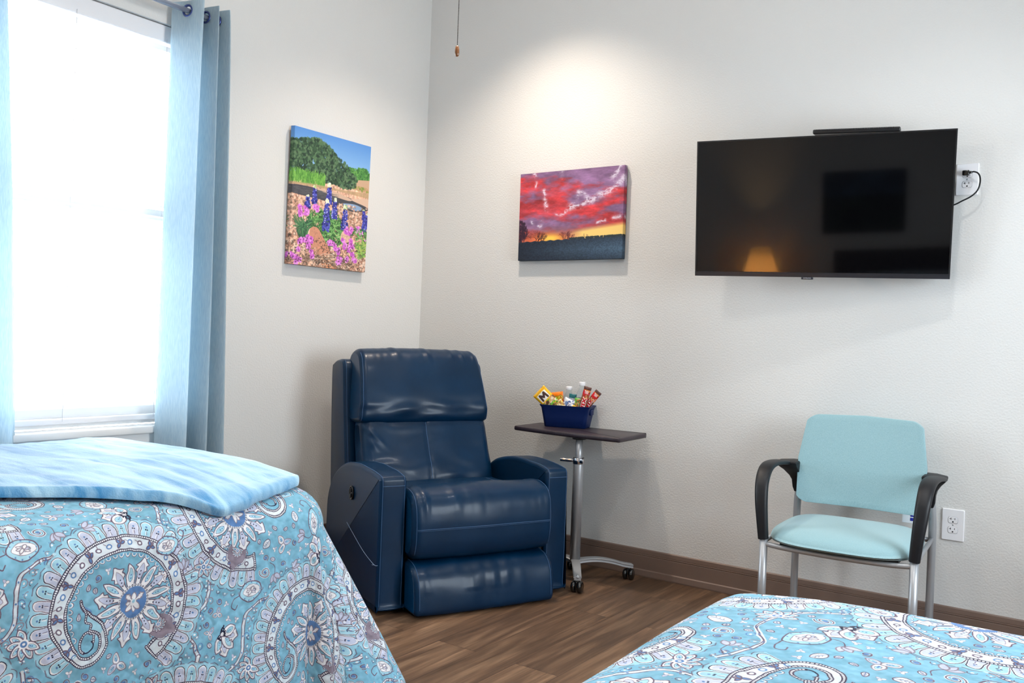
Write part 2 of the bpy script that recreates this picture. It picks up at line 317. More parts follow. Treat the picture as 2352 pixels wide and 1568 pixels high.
def sunset_art(w, h):
    A = Art(1.38, 1.0, 460, (120, 60, 90)); W, H = A.W, A.H; rs = np.random.RandomState(7)
    X, Y = np.meshgrid(np.linspace(0, 1.38, W), np.linspace(0, 1, H))
    n = fbm(W, H, 3.2, 6, 21, (1.1, 2.4), .58); m = fbm(W, H, 3, 6, 22, (1.3, 3.0), .6); k = fbm(W, H, 5, 5, 27, (1, 2), .6)
    mauve, red, pink, orange, yellow, white = [np.array(c, float) for c in ((118, 88, 124), (208, 62, 70), (196, 84, 104), (244, 120, 64), (252, 214, 130), (232, 226, 244))]
    rr = np.clip((n-.43)*5+(.62-Y)*.9-.35*(X-.9), 0, 1)[..., None]
    a = (mauve*(.8+.5*m[..., None]))*(1-rr)+red*(.85+.35*(k[..., None]-.5)*2)*rr
    pk = np.clip((m-.5)*4, 0, 1)[..., None]*.6; a = a*(1-pk)+(pink*rr+mauve*1.1*(1-rr))*pk
    a = a*(.70+.60*fbm(W, H, 9, 5, 51, (1, 2.2), .65))[..., None]+8
    t = np.clip(1-(Y-.22)/.20, 0, 1)**1.5*np.clip(.75+.6*(n-.5), 0, 1); a = a*(1-t[..., None])+orange*t[..., None]
    band = np.clip((.36+.10*(X-.9)-Y)/.05, 0, 1)*np.clip((X-.62)/.25, 0, 1); a = a*(1-band[..., None])+yellow*band[..., None]
    gl = np.exp(-((X-.45)/.16)**2-((Y-.25)/.05)**2); a = a*(1-gl[..., None])+np.array([255, 214, 90])*gl[..., None]
    A.a = (a/255).astype(np.float32)
    rid = 1-abs(fbm(W, H, 9, 5, 33, (1.2, 1.6), .62)-.5)*7
    def wisp(P, w):
        P = smooth(P, 6); d = np.full((H, W), 9.)
        for (ax, ay), (bx, by) in zip(P[:-1], P[1:]):
            vx, vy = bx-ax, by-ay; t = np.clip(((X-ax)*vx+(Y-ay)*vy)/(vx*vx+vy*vy+1e-9), 0, 1); d = np.minimum(d, np.hypot(X-ax-t*vx, Y-ay-t*vy))
        al = np.clip(np.exp(-(d/(w*1.7))**2)*(.12+.95*np.clip(rid, 0, 1)**1.3), 0, .85)[..., None]
        A.a[:] = A.a*(1-al)+white/255*al
    wisp([(.34, .78), (.355, .72), (.36, .66), (.375, .62), (.39, .58)], .016); wisp([(.20, .99), (.215, .95)], .014); wisp([(.235, .88), (.225, .84)], .01); wisp([(.58, .96), (.57, .92)], .014)
    wisp([(.70, .58), (.78, .60), (.88, .61), (1.0, .655), (1.08, .70), (1.18, .73), (1.3, .80), (1.37, .87)], .022); wisp([(.80, .74), (.88, .71), (.93, .66)], .016); wisp([(.72, .60), (.78, .65), (.80, .70)], .012); wisp([(1.22, .86), (1.28, .93), (1.33, 1.0)], .018); wisp([(1.25, .44), (1.33, .45)], .012); wisp([(.28, .40), (.32, .43), (.31, .38)], .012); wisp([(.18, .44), (.22, .42)], .01); wisp([(.52, .52), (.6, .51), (.66, .55)], .012); wisp([(1.05, .40), (1.15, .42)], .01)
    # bare trees against the glow
    def twig(x, y, a, L, w, d, col):
        x2, y2 = x+L*math.cos(a), y+L*math.sin(a); A.stroke([(x, y), ((x+x2)/2+rs.randn()*.004, (y+y2)/2), (x2, y2)], w, col, .9)
        if d:
            for i in range(2 if d > 1 else 3): twig(x2, y2, a+rs.uniform(-.75, .75), L*rs.uniform(.6, .85), w*.66, d-1, col)
    for x, hgt, N in ((.02, .13, 6), (.07, .10, 4), (.27, .085, 7), (.34, .07, 4), (.65, .075, 7), (.70, .06, 4), (.92, .05, 2)):
        for i in range(N): twig(x+rs.uniform(-.025, .025), .20, 1.57+rs.uniform(-.6, .6), hgt*.55, .0045 if x < .9 else .003, 4, (44, 22, 34) if x < .5 else (88, 40, 48))
    for i in range(260):
        t, q = rs.uniform(0, 6.28), math.sqrt(rs.rand()); A.dot(.03+.10*q*math.cos(t), .34+.12*q*math.sin(t), .012, (52, 34, 52), .5)
    g = np.clip((Y < .225+.004*np.sin(X*60)+.035*(X/1.38)-.01).astype(float), 0, 1)[..., None]
    gr = (np.array([34, 42, 56])+np.array([44, 62, 72])*np.clip(X/1.38, 0, 1)[..., None]*np.clip(1-abs(Y-.12)/.2, .3, 1)[..., None])*(.85+.3*fbm(W, H, 120, 1, 5)[..., None])
    A.a = (A.a*(1-g)+gr/255*g).astype(np.float32)
    for i in range(170):
        x = rs.uniform(.7, 1.38); A.dot(x, .222+.035*x/1.38, .006+.006*rs.rand(), (52, 62, 66))
    return A

GLYPH = {'M': [[(0, 0), (.1, 1), (.5, .35), (.9, 1), (1, 0)]], 'T': [[(0, 1), (1, 1)], [(.5, 1), (.5, 0)]], 'W': [[(0, 1), (.25, 0), (.5, .7), (.75, 0), (1, 1)]], 'I': [[(.5, 0), (.5, 1)]], 'X': [[(0, 0), (1, 1)], [(0, 1), (1, 0)]],
         'R': [[(0, 0), (0, 1), (.7, 1), (.9, .75), (.7, .5), (0, .5)], [(.4, .5), (.9, 0)]], 'e': [[(.05, .4), (.9, .4), (.8, .7), (.45, .75), (.1, .5), (.1, .2), (.45, 0), (.9, .15)]], 's': [[(.85, .65), (.45, .75), (.15, .6), (.45, .4), (.85, .2), (.45, 0), (.1, .12)]], "'": [[(.5, 1), (.4, .75)]],
         'P': [[(0, 0), (0, 1), (.7, 1), (.9, .75), (.7, .5), (0, .5)]], 'i': [[(.5, 0), (.5, .7)]], 'c': [[(.9, .6), (.5, .75), (.1, .4), (.5, 0), (.9, .15)]]}
def letters(A, txt, x, y, hgt, wid, w, col, out=None, ow=0, rot=0):
    c, s = math.cos(math.radians(rot)), math.sin(math.radians(rot))
    for pas in ((0, 1) if out else (1,)):
        q = 0
        for ch in txt:
            for st in GLYPH.get(ch, []):
                P = [(q+u*wid*(.45 if ch in "iI'" else 1), v*hgt) for u, v in st]; P = [(x+u*c-v*s, y+u*s+v*c) for u, v in P]
                A.stroke(P, w+(ow if pas == 0 else 0), out if pas == 0 else col)
            q += wid*(.7 if ch in "iI'" else 1.28)

def wrapper_art(kind):
    A = Art(.10, .14, 2200, (240, 190, 30)); rs = np.random.RandomState(hash_of(kind)); nz = lambda cols, y0, y1, N, r, x0=0., x1=.10: [A.dot(rs.uniform(x0, x1), rs.uniform(y0, y1), r*rs.uniform(.5, 1.3), cols[rs.randint(len(cols))]) for _ in range(N)]
    if kind == 'yellow':
        A.a[:] = np.array([248, 188, 22])/255; A.fill([(.0, .125), (.1, .125), (.1, .128), (0, .128)], (214, 140, 20))
        A.fill([(.015, .062), (.085, .062), (.085, .118), (.015, .118)], (250, 246, 236)); letters(A, 'M', .028, .070, .038, .044, .014, (70, 44, 40))
        A.fill([(0, .0), (.1, 0), (.1, .050), (0, .058)], (96, 168, 44)); nz([(120, 72, 40), (214, 160, 110), (90, 54, 34), (240, 220, 190)], .006, .05, 60, .008); nz([(110, 190, 60), (250, 200, 40)], .0, .02, 25, .006)
    elif kind == 'orange':
        A.a[:] = np.array([248, 128, 14])/255
        letters(A, "Reese's", .010, .092, .026, .0105, .0045, (252, 216, 40), (70, 36, 20), .005); letters(A, 'Pieces', .014, .062, .020, .0105, .0040, (252, 216, 40), (70, 36, 20), .004)
        nz([(244, 214, 150), (226, 150, 60), (252, 236, 200)], 0, .05, 60, .010)
    elif kind in ('caramel', 'caramel_back'):
        A.a[:] = np.array([226, 128, 60])/255; A.fill([(0, .126), (.1, .126), (.1, .14), (0, .14)], (78, 34, 26)); A.fill([(0, .0), (.026, .0), (.03, .10), (0, .10)], (110, 56, 34)); A.fill([(.078, .0), (.1, 0), (.1, .12), (.07, .11)], (122, 60, 36))
        A.fill([(.0, .098), (.1, .080), (.1, .110), (0, .124)], (214, 26, 36)); letters(A, 'TWIX', .025, .108, .012, .012, .004, (255, 240, 240))
        letters(A, 'TWIX', .076, .004, .050, .0185, .0085, (206, 22, 38), (252, 244, 236), .008, rot=90); nz([(240, 180, 110), (160, 86, 46)], .080, .10, 14, .007)
    elif kind == 'cream':
        A.a[:] = np.array([232, 206, 148])/255; nz([(250, 240, 214), (206, 160, 90), (180, 130, 70), (244, 224, 120)], 0, .14, 120, .009); A.fill([(0, .06), (.1, .05), (.1, .085), (0, .09)], (244, 232, 200))
    elif kind == 'silver':
        A.a[:] = np.array([176, 178, 196])/255; A.fill([(.05, 0), (.1, 0), (.1, .14), (.05, .14)], (250, 186, 18)); A.fill([(.045, 0), (.056, 0), (.056, .14), (.045, .14)], (250, 240, 214)); nz([(232, 234, 244), (130, 132, 150)], 0, .14, 50, .006, 0, .045)
    elif kind == 'green':
        A.a[:] = np.array([106, 178, 64])/255; nz([(230, 170, 96), (150, 96, 54), (60, 110, 40), (196, 226, 150), (226, 120, 60)], .03, .13, 90, .009); A.fill([(0, .0), (.1, 0), (.1, .02), (0, .02)], (244, 244, 246))
    elif kind == 'teal':
        A.a[:] = np.array([196, 196, 206])/255; A.fill([(0, .110), (.1, .110), (.1, .14), (0, .14)], (22, 104, 112)); nz([(90, 92, 110), (236, 238, 246), (150, 150, 170)], 0, .105, 90, .009)
    elif kind == 'blue':
        A.a[:] = np.array([226, 230, 240])/255; nz([(120, 150, 206), (90, 116, 180), (246, 246, 250)], 0, .14, 70, .012)
    return A
def hash_of(s): return sum((i+1)*ord(c) for i, c in enumerate(s)) % 9973
# ------------------------------------------------------------------ helpers
def put(name, me, mat=None, parent=None, smooth=True):
    o = bpy.data.objects.new(name, me); COL.objects.link(o)
    if mat is not None:
        me.materials.clear(); me.materials.append(mat)
    if smooth and len(me.polygons):
        me.polygons.foreach_set('use_smooth', [True]*len(me.polygons))
    if parent is not None: o.parent = parent
    return o
def mesh(name, v, f, mat=None, parent=None, smooth=True, uv=None, angle=None):
    me = bpy.data.meshes.new(name); me.from_pydata([tuple(p) for p in v], [], [tuple(q) for q in f]); me.update()
    if uv is not None:
        L = me.uv_layers.new(name='UV')
        for i, l in enumerate(me.loops): L.data[i].uv = uv[l.vertex_index]
    o = put(name, me, mat, parent, smooth)
    if angle: sharp(o, angle)
    return o
def sharp(o, deg=35):
    bm = bmesh.new(); bm.from_mesh(o.data); t = math.radians(deg)
    for e in bm.edges:
        if len(e.link_faces) == 2 and e.calc_face_angle(0) > t: e.smooth = False
    bm.to_mesh(o.data); bm.free(); return o
def empty(name, loc=(0, 0, 0), rz=0, label=None, cat=None, group=None):
    o = bpy.data.objects.new(name, None); COL.objects.link(o); o.empty_display_size = .05
    o.location = loc; o.rotation_euler = (0, 0, rz)
    if label: tag(o, label, cat, group)
    return o
def tag(o, label, cat, group=None):
    o['label'] = label; o['category'] = cat
    if group: o['group'] = group
    return o
def struct(o): o['kind'] = 'structure'; return o
class MB:
    """collects shapes into one mesh"""
    def __init__(s): s.v, s.f = [], []
    def add(s, v, f):
        n = len(s.v); s.v += [tuple(p) for p in v]; s.f += [tuple(i+n for i in q) for q in f]; return s
    def box(s, x0, y0, z0, x1, y1, z1):
        return s.add([(x0, y0, z0), (x1, y0, z0), (x1, y1, z0), (x0, y1, z0), (x0, y0, z1), (x1, y0, z1), (x1, y1, z1), (x0, y1, z1)],
                     [(0, 3, 2, 1), (4, 5, 6, 7), (0, 1, 5, 4), (1, 2, 6, 5), (2, 3, 7, 6), (3, 0, 4, 7)])
    def rings(s, R, close=True, caps=True):
        n = len(R[0]); v = [p for r in R for p in r]; f = []
        for i in range(len(R)-1):
            for j in range(n if close else n-1):
                k = (j+1) % n; f.append((i*n+j, i*n+k, (i+1)*n+k, (i+1)*n+j))
        if caps: f += [tuple(range(n))[::-1], tuple((len(R)-1)*n+j for j in range(n))]
        return s.add(v, f)
    def tube(s, P, r, n=12, caps=True):
        P = [Vector(p) for p in P]; R = []; up = None
        for i, p in enumerate(P):
            t = (P[min(i+1, len(P)-1)]-P[max(i-1, 0)]).normalized()
            if up is None: up = Vector((0, 0, 1)) if abs(t.z) < .9 else Vector((1, 0, 0))
            a = t.cross(up); a = a.normalized() if a.length > 1e-6 else t.orthogonal().normalized()
            b = a.cross(t).normalized(); up = b
            q = r[i] if hasattr(r, '__len__') else r
            R.append([p+a*q*math.cos(2*PI*k/n)+b*q*math.sin(2*PI*k/n) for k in range(n)])
        return s.rings(R, True, caps)
    def lathe(s, prof, c=(0, 0, 0), n=28, axis='z', caps=True):
        R = []
        for r, h in prof:
            ring = []
            for k in range(n):
                a = 2*PI*k/n; x, y = r*math.cos(a), r*math.sin(a)
                p = {'z': (x, y, h), 'x': (h, x, y), 'y': (y, h, x)}[axis]; ring.append((c[0]+p[0], c[1]+p[1], c[2]+p[2]))
            R.append(ring)
        return s.rings(R, True, caps)
    def rbox(s, c, half, r, n=6, M=None):
        """box with rounded edges and corners"""
        c = Vector(c); bm = bmesh.new(); bmesh.ops.create_cube(bm, size=2)
        bmesh.ops.subdivide_edges(bm, edges=bm.edges[:], cuts=2*n+1, use_grid_fill=True)
        r = min(r, *half); v = []
        def mp(t, h):                       # spend the cuts on the rounded zone
            u = abs(t); k = n/(n+1)
            w = (h-r)*u/(1-k) if u < 1-k else (h-r)+r*(u-(1-k))/k
            return math.copysign(w, t)
        for q in bm.verts:
            p = Vector([mp(q.co[i], half[i]) for i in range(3)]); core = Vector([max(-(half[i]-r), min(half[i]-r, p[i])) for i in range(3)])
            d = p-core; p = core+d.normalized()*r if d.length > 1e-9 else p
            p = p if M is None else M @ p
            v.append(c+p)
        bm.verts.index_update(); f = [[q.index for q in g.verts] for g in bm.faces]; bm.free(); return s.add(v, f)
    def build(s, name, mat=None, parent=None, smooth=True, angle=None, uv=None):
        return mesh(name, s.v, s.f, mat, parent, smooth, uv, angle)
def bevel(o, w, seg=3, ang=30):
    bm = bmesh.new(); bm.from_mesh(o.data); bm.normal_update()
    es = [e for e in bm.edges if len(e.link_faces) == 2 and e.calc_face_angle(0) > math.radians(ang)]
    bmesh.ops.bevel(bm, geom=es, offset=w, segments=seg, profile=.5, affect='EDGES', clamp_overlap=True)
    bm.to_mesh(o.data); bm.free(); o.data.polygons.foreach_set('use_smooth', [True]*len(o.data.polygons)); sharp(o, 40); return o
def outline(P, n=8, closed=True): return [tuple(q) for q in smooth(P, n, closed)]
def prism(P, z0, z1, r=.0, seg=4):
    """flat plate with a rounded rim: rings of an outline inset at top and bottom"""
    P = [Vector((p[0], p[1])) for p in P]; n = len(P); N = []
    A = sum(P[i].x*P[(i+1) % n].y-P[(i+1) % n].x*P[i].y for i in range(n)); sg = 1 if A > 0 else -1
    for i in range(n):
        t = (P[(i+1) % n]-P[i-1]).normalized(); N.append(Vector((t.y, -t.x))*sg)
    R = []
    for k in range(seg+1):
        a = PI/2*k/seg; e = r*(1-math.sin(a)); R.append([(P[i].x-N[i].x*e, P[i].y-N[i].y*e, z0+r*(1-math.cos(a))) for i in range(n)])
    for k in range(seg+1):
        a = PI/2*(1-k/seg); e = r*(1-math.sin(a)); R.append([(P[i].x-N[i].x*e, P[i].y-N[i].y*e, z1-r*(1-math.cos(a))) for i in range(n)])
    return R
class Pillow:
    """upholstered roll: a closed side profile (depth, height) carried across the width with rounded, slightly puffed ends"""
    def __init__(s, prof, x0, x1, er, puff=0., n=44, sub=7, wr=None, skew=None):
        s.P = np.array(smooth(prof, sub, True)); s.x0, s.x1, s.er, s.puff, s.n, s.wr, s.skew = x0, x1, er, puff, n, wr, skew
        A = np.sum(s.P[:, 0]*np.roll(s.P[:, 1], -1)-np.roll(s.P[:, 0], -1)*s.P[:, 1])
        if A < 0: s.P = s.P[::-1].copy()
        t = np.roll(s.P, -1, 0)-np.roll(s.P, 1, 0); t /= np.linalg.norm(t, axis=1)[:, None]+1e-9; s.N = np.c_[t[:, 1], -t[:, 0]]
    def ring(s, u, lift=0.):
        x = s.x0+(s.x1-s.x0)*u; d = min(x-s.x0, s.x1-x); e = 0
        if d < s.er: e = s.er-math.sqrt(max(0, s.er**2-(s.er-d)**2))
        out = []
        for p, q in zip(s.P, s.N):
            k = -e+s.puff*(math.sin(PI*min(1, max(0, u)))**.6)+lift
            if s.wr: k += s.wr(x, p[0], p[1], q)
            y, z = p[0]+q[0]*k, p[1]+q[1]*k
            out.append((x+(s.skew(z) if s.skew else 0)*(2*u-1), y, z))
        return out
    def build(s, name, mat, parent):
        us = [.5-.5*math.cos(PI*i/s.n) for i in range(s.n+1)]
        us = [max(.002, min(.998, u)) for u in us]
        return MB().rings([s.ring(u) for u in us]).build(name, mat, parent)
    def front_at(s, u, z, lift=.0006):
        """front-most surface point at a height"""
        r = s.ring(u, lift); c = []
        for a, b in zip(r, r[1:]+r[:1]):
            if (a[2]-z)*(b[2]-z) <= 0 and a[2] != b[2]: t = (z-a[2])/(b[2]-a[2]); c.append(tuple(a[k]+(b[k]-a[k])*t for k in range(3)))
        return min(c, key=lambda p: p[1]) if c else min(r, key=lambda p: abs(p[2]-z))
    def along(s, u, lift=.0006): return s.ring(u, lift)

# ------------------------------------------------------------------ materials
def nodes(m): m.use_nodes = True; t = m.node_tree; return t, t.nodes, t.links, t.nodes['Principled BSDF']
def pm(name, c, rough=.5, metal=0., spec=.5, bump=None, var=None, coat=0., sheen=0., trans=0., emit=None, alpha=None, subs=0.):
    m = bpy.data.materials.new(name); t, N, L, b = nodes(m)
    b.inputs['Base Color'].default_value = (*lin(c), 1); b.inputs['Roughness'].default_value = rough; b.inputs['Metallic'].default_value = metal
    b.inputs['Specular IOR Level'].default_value = spec; b.inputs['Coat Weight'].default_value = coat; b.inputs['Coat Roughness'].default_value = .15
    b.inputs['Sheen Weight'].default_value = sheen; b.inputs['Transmission Weight'].default_value = trans
    if emit: b.inputs['Emission Color'].default_value = (*lin(emit[0]), 1); b.inputs['Emission Strength'].default_value = emit[1]
    co = N.new('ShaderNodeTexCoord')
    if bump:
        sc, st, dist = bump[:3]; nt = N.new('ShaderNodeTexNoise'); nt.inputs['Scale'].default_value = sc; nt.inputs['Detail'].default_value = 3
        if len(bump) > 3:
            mp = N.new('ShaderNodeMapping'); mp.inputs['Scale'].default_value = bump[3]; L.new(co.outputs['Object'], mp.inputs[0]); L.new(mp.outputs[0], nt.inputs['Vector'])
        else: L.new(co.outputs['Object'], nt.inputs['Vector'])
        bp = N.new('ShaderNodeBump'); bp.inputs['Strength'].default_value = st; bp.inputs['Distance'].default_value = dist
        L.new(nt.outputs['Fac'], bp.inputs['Height']); L.new(bp.outputs[0], b.inputs['Normal'])
    if var:
        sc, amt, stretch = var; nt = N.new('ShaderNodeTexNoise'); nt.inputs['Scale'].default_value = sc; nt.inputs['Detail'].default_value = 4
        mp = N.new('ShaderNodeMapping'); mp.inputs['Scale'].default_value = stretch; L.new(co.outputs['Object'], mp.inputs[0]); L.new(mp.outputs[0], nt.inputs['Vector'])
        cr = N.new('ShaderNodeValToRGB'); e = cr.color_ramp.elements; e[0].position, e[1].position = .3, .7
        e[0].color = (*[v*(1-amt) for v in lin(c)], 1); e[1].color = (*[min(1, v*(1+amt)) for v in lin(c)], 1)
        L.new(nt.outputs['Fac'], cr.inputs[0]); L.new(cr.outputs[0], b.inputs['Base Color'])
    return m
def img_mat(name, art, rough=.5, bump=None, spec=.3, sheen=0.):
    m = pm(name, (200, 200, 200), rough, 0, spec, bump, sheen=sheen); t, N, L, b = nodes(m)
    uv = N.new('ShaderNodeUVMap'); uv.uv_map = 'UV'; im = N.new('ShaderNodeTexImage'); im.image = art.image(name); im.interpolation = 'Cubic'
    L.new(uv.outputs[0], im.inputs[0]); L.new(im.outputs[0], b.inputs['Base Color']); return m
def cloth_mat(name, c, c2, thread, amt_t, rough=.9, sheen=.2, zs=1.):
    """woven cloth: fine vertical slubs of two tones; amt_t is how much light it lets through"""
    m = pm(name, c, rough, 0, .15, sheen=sheen); t, N, L, b = nodes(m); co = N.new('ShaderNodeTexCoord')
    mp = N.new('ShaderNodeMapping'); mp.inputs['Scale'].default_value = thread; L.new(co.outputs['Object'], mp.inputs[0])
    nt = N.new('ShaderNodeTexNoise'); nt.inputs['Scale'].default_value = 1; nt.inputs['Detail'].default_value = 4; L.new(mp.outputs[0], nt.inputs['Vector'])
    cr = N.new('ShaderNodeValToRGB'); e = cr.color_ramp.elements; e[0].position, e[1].position = .36, .64; e[0].color = (*lin(c), 1); e[1].color = (*lin(c2), 1)
    L.new(nt.outputs['Fac'], cr.inputs[0]); L.new(cr.outputs[0], b.inputs['Base Color'])
    bp = N.new('ShaderNodeBump'); bp.inputs['Strength'].default_value = .25; bp.inputs['Distance'].default_value = .001; L.new(nt.outputs['Fac'], bp.inputs['Height']); L.new(bp.outputs[0], b.inputs['Normal'])
    if amt_t:
        tr = N.new('ShaderNodeBsdfTranslucent'); L.new(cr.outputs[0], tr.inputs[0]); mx = N.new('ShaderNodeMixShader'); mx.inputs[0].default_value = amt_t
        out = [n for n in N if n.type == 'OUTPUT_MATERIAL'][0]; L.new(b.outputs[0], mx.inputs[1]); L.new(tr.outputs[0], mx.inputs[2]); L.new(mx.outputs[0], out.inputs[0])
    return m

M_WALL = pm('wall_paint', (220, 219, 217), .75, spec=.25, bump=(130, .6, .0026))
M_CEIL = pm('ceiling_paint', (236, 234, 230), .9, spec=.2)
M_BASE = pm('baseboard_vinyl', (122, 102, 92), .45, spec=.4, bump=(300, .05, .001))
M_WHITE = pm('white_gloss_paint', (238, 238, 238), .4)
M_PLATE = pm('white_plastic', (236, 236, 240), .35)
M_SLOT = pm('slot_black', (22, 20, 22), .6)
M_BLACK = pm('black_plastic', (17, 18, 23), .48, spec=.35, bump=(900, .08, .0004))
M_GLOSSBLK = pm('black_gloss_rubber', (12, 13, 15), .18, coat=.5)
M_SILVER = pm('silver_powder_coat', (170, 172, 176), .38, metal=.55, bump=(700, .05, .0004))
M_CHROME = pm('chrome', (215, 215, 220), .12, metal=1)
M_LEATHER = pm('navy_leather', (0, 37, 66), .37, spec=.24, bump=(420, .16, .0014), var=(6, .14, (1, 1, 1)), coat=.10)
M_STITCH = pm('blue_thread', (52, 84, 122), .7)
M_THREAD = pm('pale_thread', (150, 170, 196), .7)
M_UNDER = pm('dark_underside', (10, 14, 22), .9)
M_TVBODY = pm('tv_black', (16, 16, 19), .4)
M_BEZEL = pm('tv_bezel', (44, 44, 50), .32, metal=.4)
M_TOP = pm('tabletop_espresso', (46, 36, 44), .40, spec=.5, bump=(60, .06, .001, (8, 1, 1)), var=(9, .25, (14, 1, 1)))
M_BIN = pm('navy_bin_plastic', (0, 28, 80), .5, spec=.3)
M_CHAIR = cloth_mat('aqua_chair_fabric', (132, 167, 175), (150, 183, 190), (900, 900, 130), 0, .85, .25)
M_CURT = cloth_mat('pale_blue_linen', (196, 214, 225), (222, 233, 238), (700, 700, 26), .60, .9, .1)
M_STEELBLUE = pm('grommet_metal', (70, 84, 140), .3, metal=.8)
M_ROD = pm('rod_nickel', (206, 214, 232), .25, metal=.7)
M_GLASS = None
def floor_mat():
    m = pm('walnut_plank_vinyl', (100, 74, 54), .42, spec=.35); t, N, L, b = nodes(m); co = N.new('ShaderNodeTexCoord')
    mp = N.new('ShaderNodeMapping'); mp.inputs['Rotation'].default_value = (0, 0, PI/2); mp.inputs['Location'].default_value = (.37, .055, 0); L.new(co.outputs['Object'], mp.inputs[0])
    br = N.new('ShaderNodeTexBrick'); br.offset = .37; br.inputs['Scale'].default_value = 1; br.inputs['Brick Width'].default_value = 1.05; br.inputs['Row Height'].default_value = .172
    br.inputs['Mortar Size'].default_value = .0011; br.inputs['Mortar Smooth'].default_value = .3
    br.inputs['Color1'].default_value = (0, 0, 0, 1); br.inputs['Color2'].default_value = (1, 1, 1, 1); br.inputs['Mortar'].default_value = (.5, .5, .5, 1); L.new(mp.outputs[0], br.inputs[0])
    def grain(sx, sy, det, dist):
        q = N.new('ShaderNodeMapping'); q.inputs['Scale'].default_value = (sx, sy, 1); L.new(co.outputs['Object'], q.inputs[0])
        add = N.new('ShaderNodeVectorMath'); add.operation = 'MULTIPLY_ADD'; add.inputs[1].default_value = (7, 13, 0); L.new(br.outputs['Color'], add.inputs[0]); L.new(q.outputs[0], add.inputs[2])
        n = N.new('ShaderNodeTexNoise'); n.inputs['Scale'].default_value = 1; n.inputs['Detail'].default_value = det; n.inputs['Distortion'].default_value = dist; L.new(add.outputs[0], n.inputs['Vector']); return n
    g1, g2, g3 = grain(16, 1.6, 6, 1.2), grain(120, 4, 3, .3), grain(3.2, .8, 3, .6)
    def mx(f, a, b_, op='MIX'):
        n = N.new('ShaderNodeMix'); n.data_type = 'RGBA'; n.blend_type = op
        for k, s in ((0, f), (6, a), (7, b_)):
            if isinstance(s, (int, float)): n.inputs[k].default_value = s
            elif isinstance(s, tuple): n.inputs[k].default_value = (*lin(s), 1)
            else: L.new(s, n.inputs[k])
        return n.outputs[2]
    r = N.new('ShaderNodeValToRGB'); e = r.color_ramp.elements; e[0].position, e[1].position = .28, .74; e[0].color = (*lin((62, 45, 34)), 1); e[1].color = (*lin((148, 118, 92)), 1)
    k = e.new(.5); k.color = (*lin((104, 79, 60)), 1); L.new(g1.outputs['Fac'], r.inputs[0])
    c = mx(.35, r.outputs[0], mx(br.outputs['Color'], (62, 46, 35), (112, 86, 65)))
    c = mx(.55, c, g2.outputs['Fac'], 'OVERLAY'); c = mx(.6, c, g3.outputs['Fac'], 'OVERLAY'); c = mx(br.outputs['Fac'], c, (46, 32, 24))
    L.new(c, b.inputs['Base Color'])
    bp = N.new('ShaderNodeBump'); bp.inputs['Strength'].default_value = .12; bp.inputs['Distance'].default_value = .001; L.new(g2.outputs['Fac'], bp.inputs['Height']); L.new(bp.outputs[0], b.inputs['Normal'])
    return m
def quilt_mat(art):
    m = img_mat('paisley_quilt', art, .92, spec=.1, sheen=.1); t, N, L, b = nodes(m)
    uv = [n for n in N if n.type == 'UVMAP'][0]; out = None
    v = N.new('ShaderNodeTexVoronoi'); v.feature = 'SMOOTH_F1'; v.inputs['Scale'].default_value = 21; v.inputs['Smoothness'].default_value = .35
    n = N.new('ShaderNodeTexNoise'); n.inputs['Scale'].default_value = 9; n.inputs['Detail'].default_value = 2
    ad = N.new('ShaderNodeVectorMath'); ad.operation = 'MULTIPLY_ADD'; ad.inputs[1].default_value = (.08, .08, .08)
    L.new(uv.outputs[0], n.inputs['Vector']); L.new(n.outputs['Color'], ad.inputs[0]); L.new(uv.outputs[0], ad.inputs[2]); L.new(ad.outputs[0], v.inputs['Vector'])
    bp = N.new('ShaderNodeBump'); bp.invert = True; bp.inputs['Strength'].default_value = .8; bp.inputs['Distance'].default_value = .007; L.new(v.outputs['Distance'], bp.inputs['Height']); L.new(bp.outputs[0], b.inputs['Normal'])
    return m
def fleece_mat():
    m = pm('blue_fleece', (108, 168, 212), .95, spec=.05, sheen=.7); t, N, L, b = nodes(m); co = N.new('ShaderNodeTexCoord')
    b.inputs['Sheen Roughness'].default_value = .4
    mp = N.new('ShaderNodeMapping'); mp.inputs['Scale'].default_value = (3, 22, 8); mp.inputs['Rotation'].default_value = (0, 0, -.25); L.new(co.outputs['Object'], mp.inputs[0])
    n = N.new('ShaderNodeTexNoise'); n.inputs['Scale'].default_value = 1; n.inputs['Detail'].default_value = 5; n.inputs['Distortion'].default_value = .6; L.new(mp.outputs[0], n.inputs['Vector'])
    r = N.new('ShaderNodeValToRGB'); e = r.color_ramp.elements; e[0].position, e[1].position = .36, .66; e[0].color = (*lin((74, 142, 194)), 1); e[1].color = (*lin((172, 212, 234)), 1)
    L.new(n.outputs['Fac'], r.inputs[0]); L.new(r.outputs[0], b.inputs['Base Color'])
    f = N.new('ShaderNodeTexNoise'); f.inputs['Scale'].default_value = 260; L.new(co.outputs['Object'], f.inputs['Vector'])
    bp = N.new('ShaderNodeBump'); bp.inputs['Strength'].default_value = .5; bp.inputs['Distance'].default_value = .003; L.new(f.outputs['Fac'], bp.inputs['Height']); L.new(bp.outputs[0], b.inputs['Normal'])
    return m
def clear_mat(name, tint=(255, 255, 255), ior=1.45, rough=0.):
    m = pm(name, tint, rough, trans=1.); m.node_tree.nodes['Principled BSDF'].inputs['IOR'].default_value = ior; return m
M_GLASS = pm('window_glass', (255, 255, 255), .02)
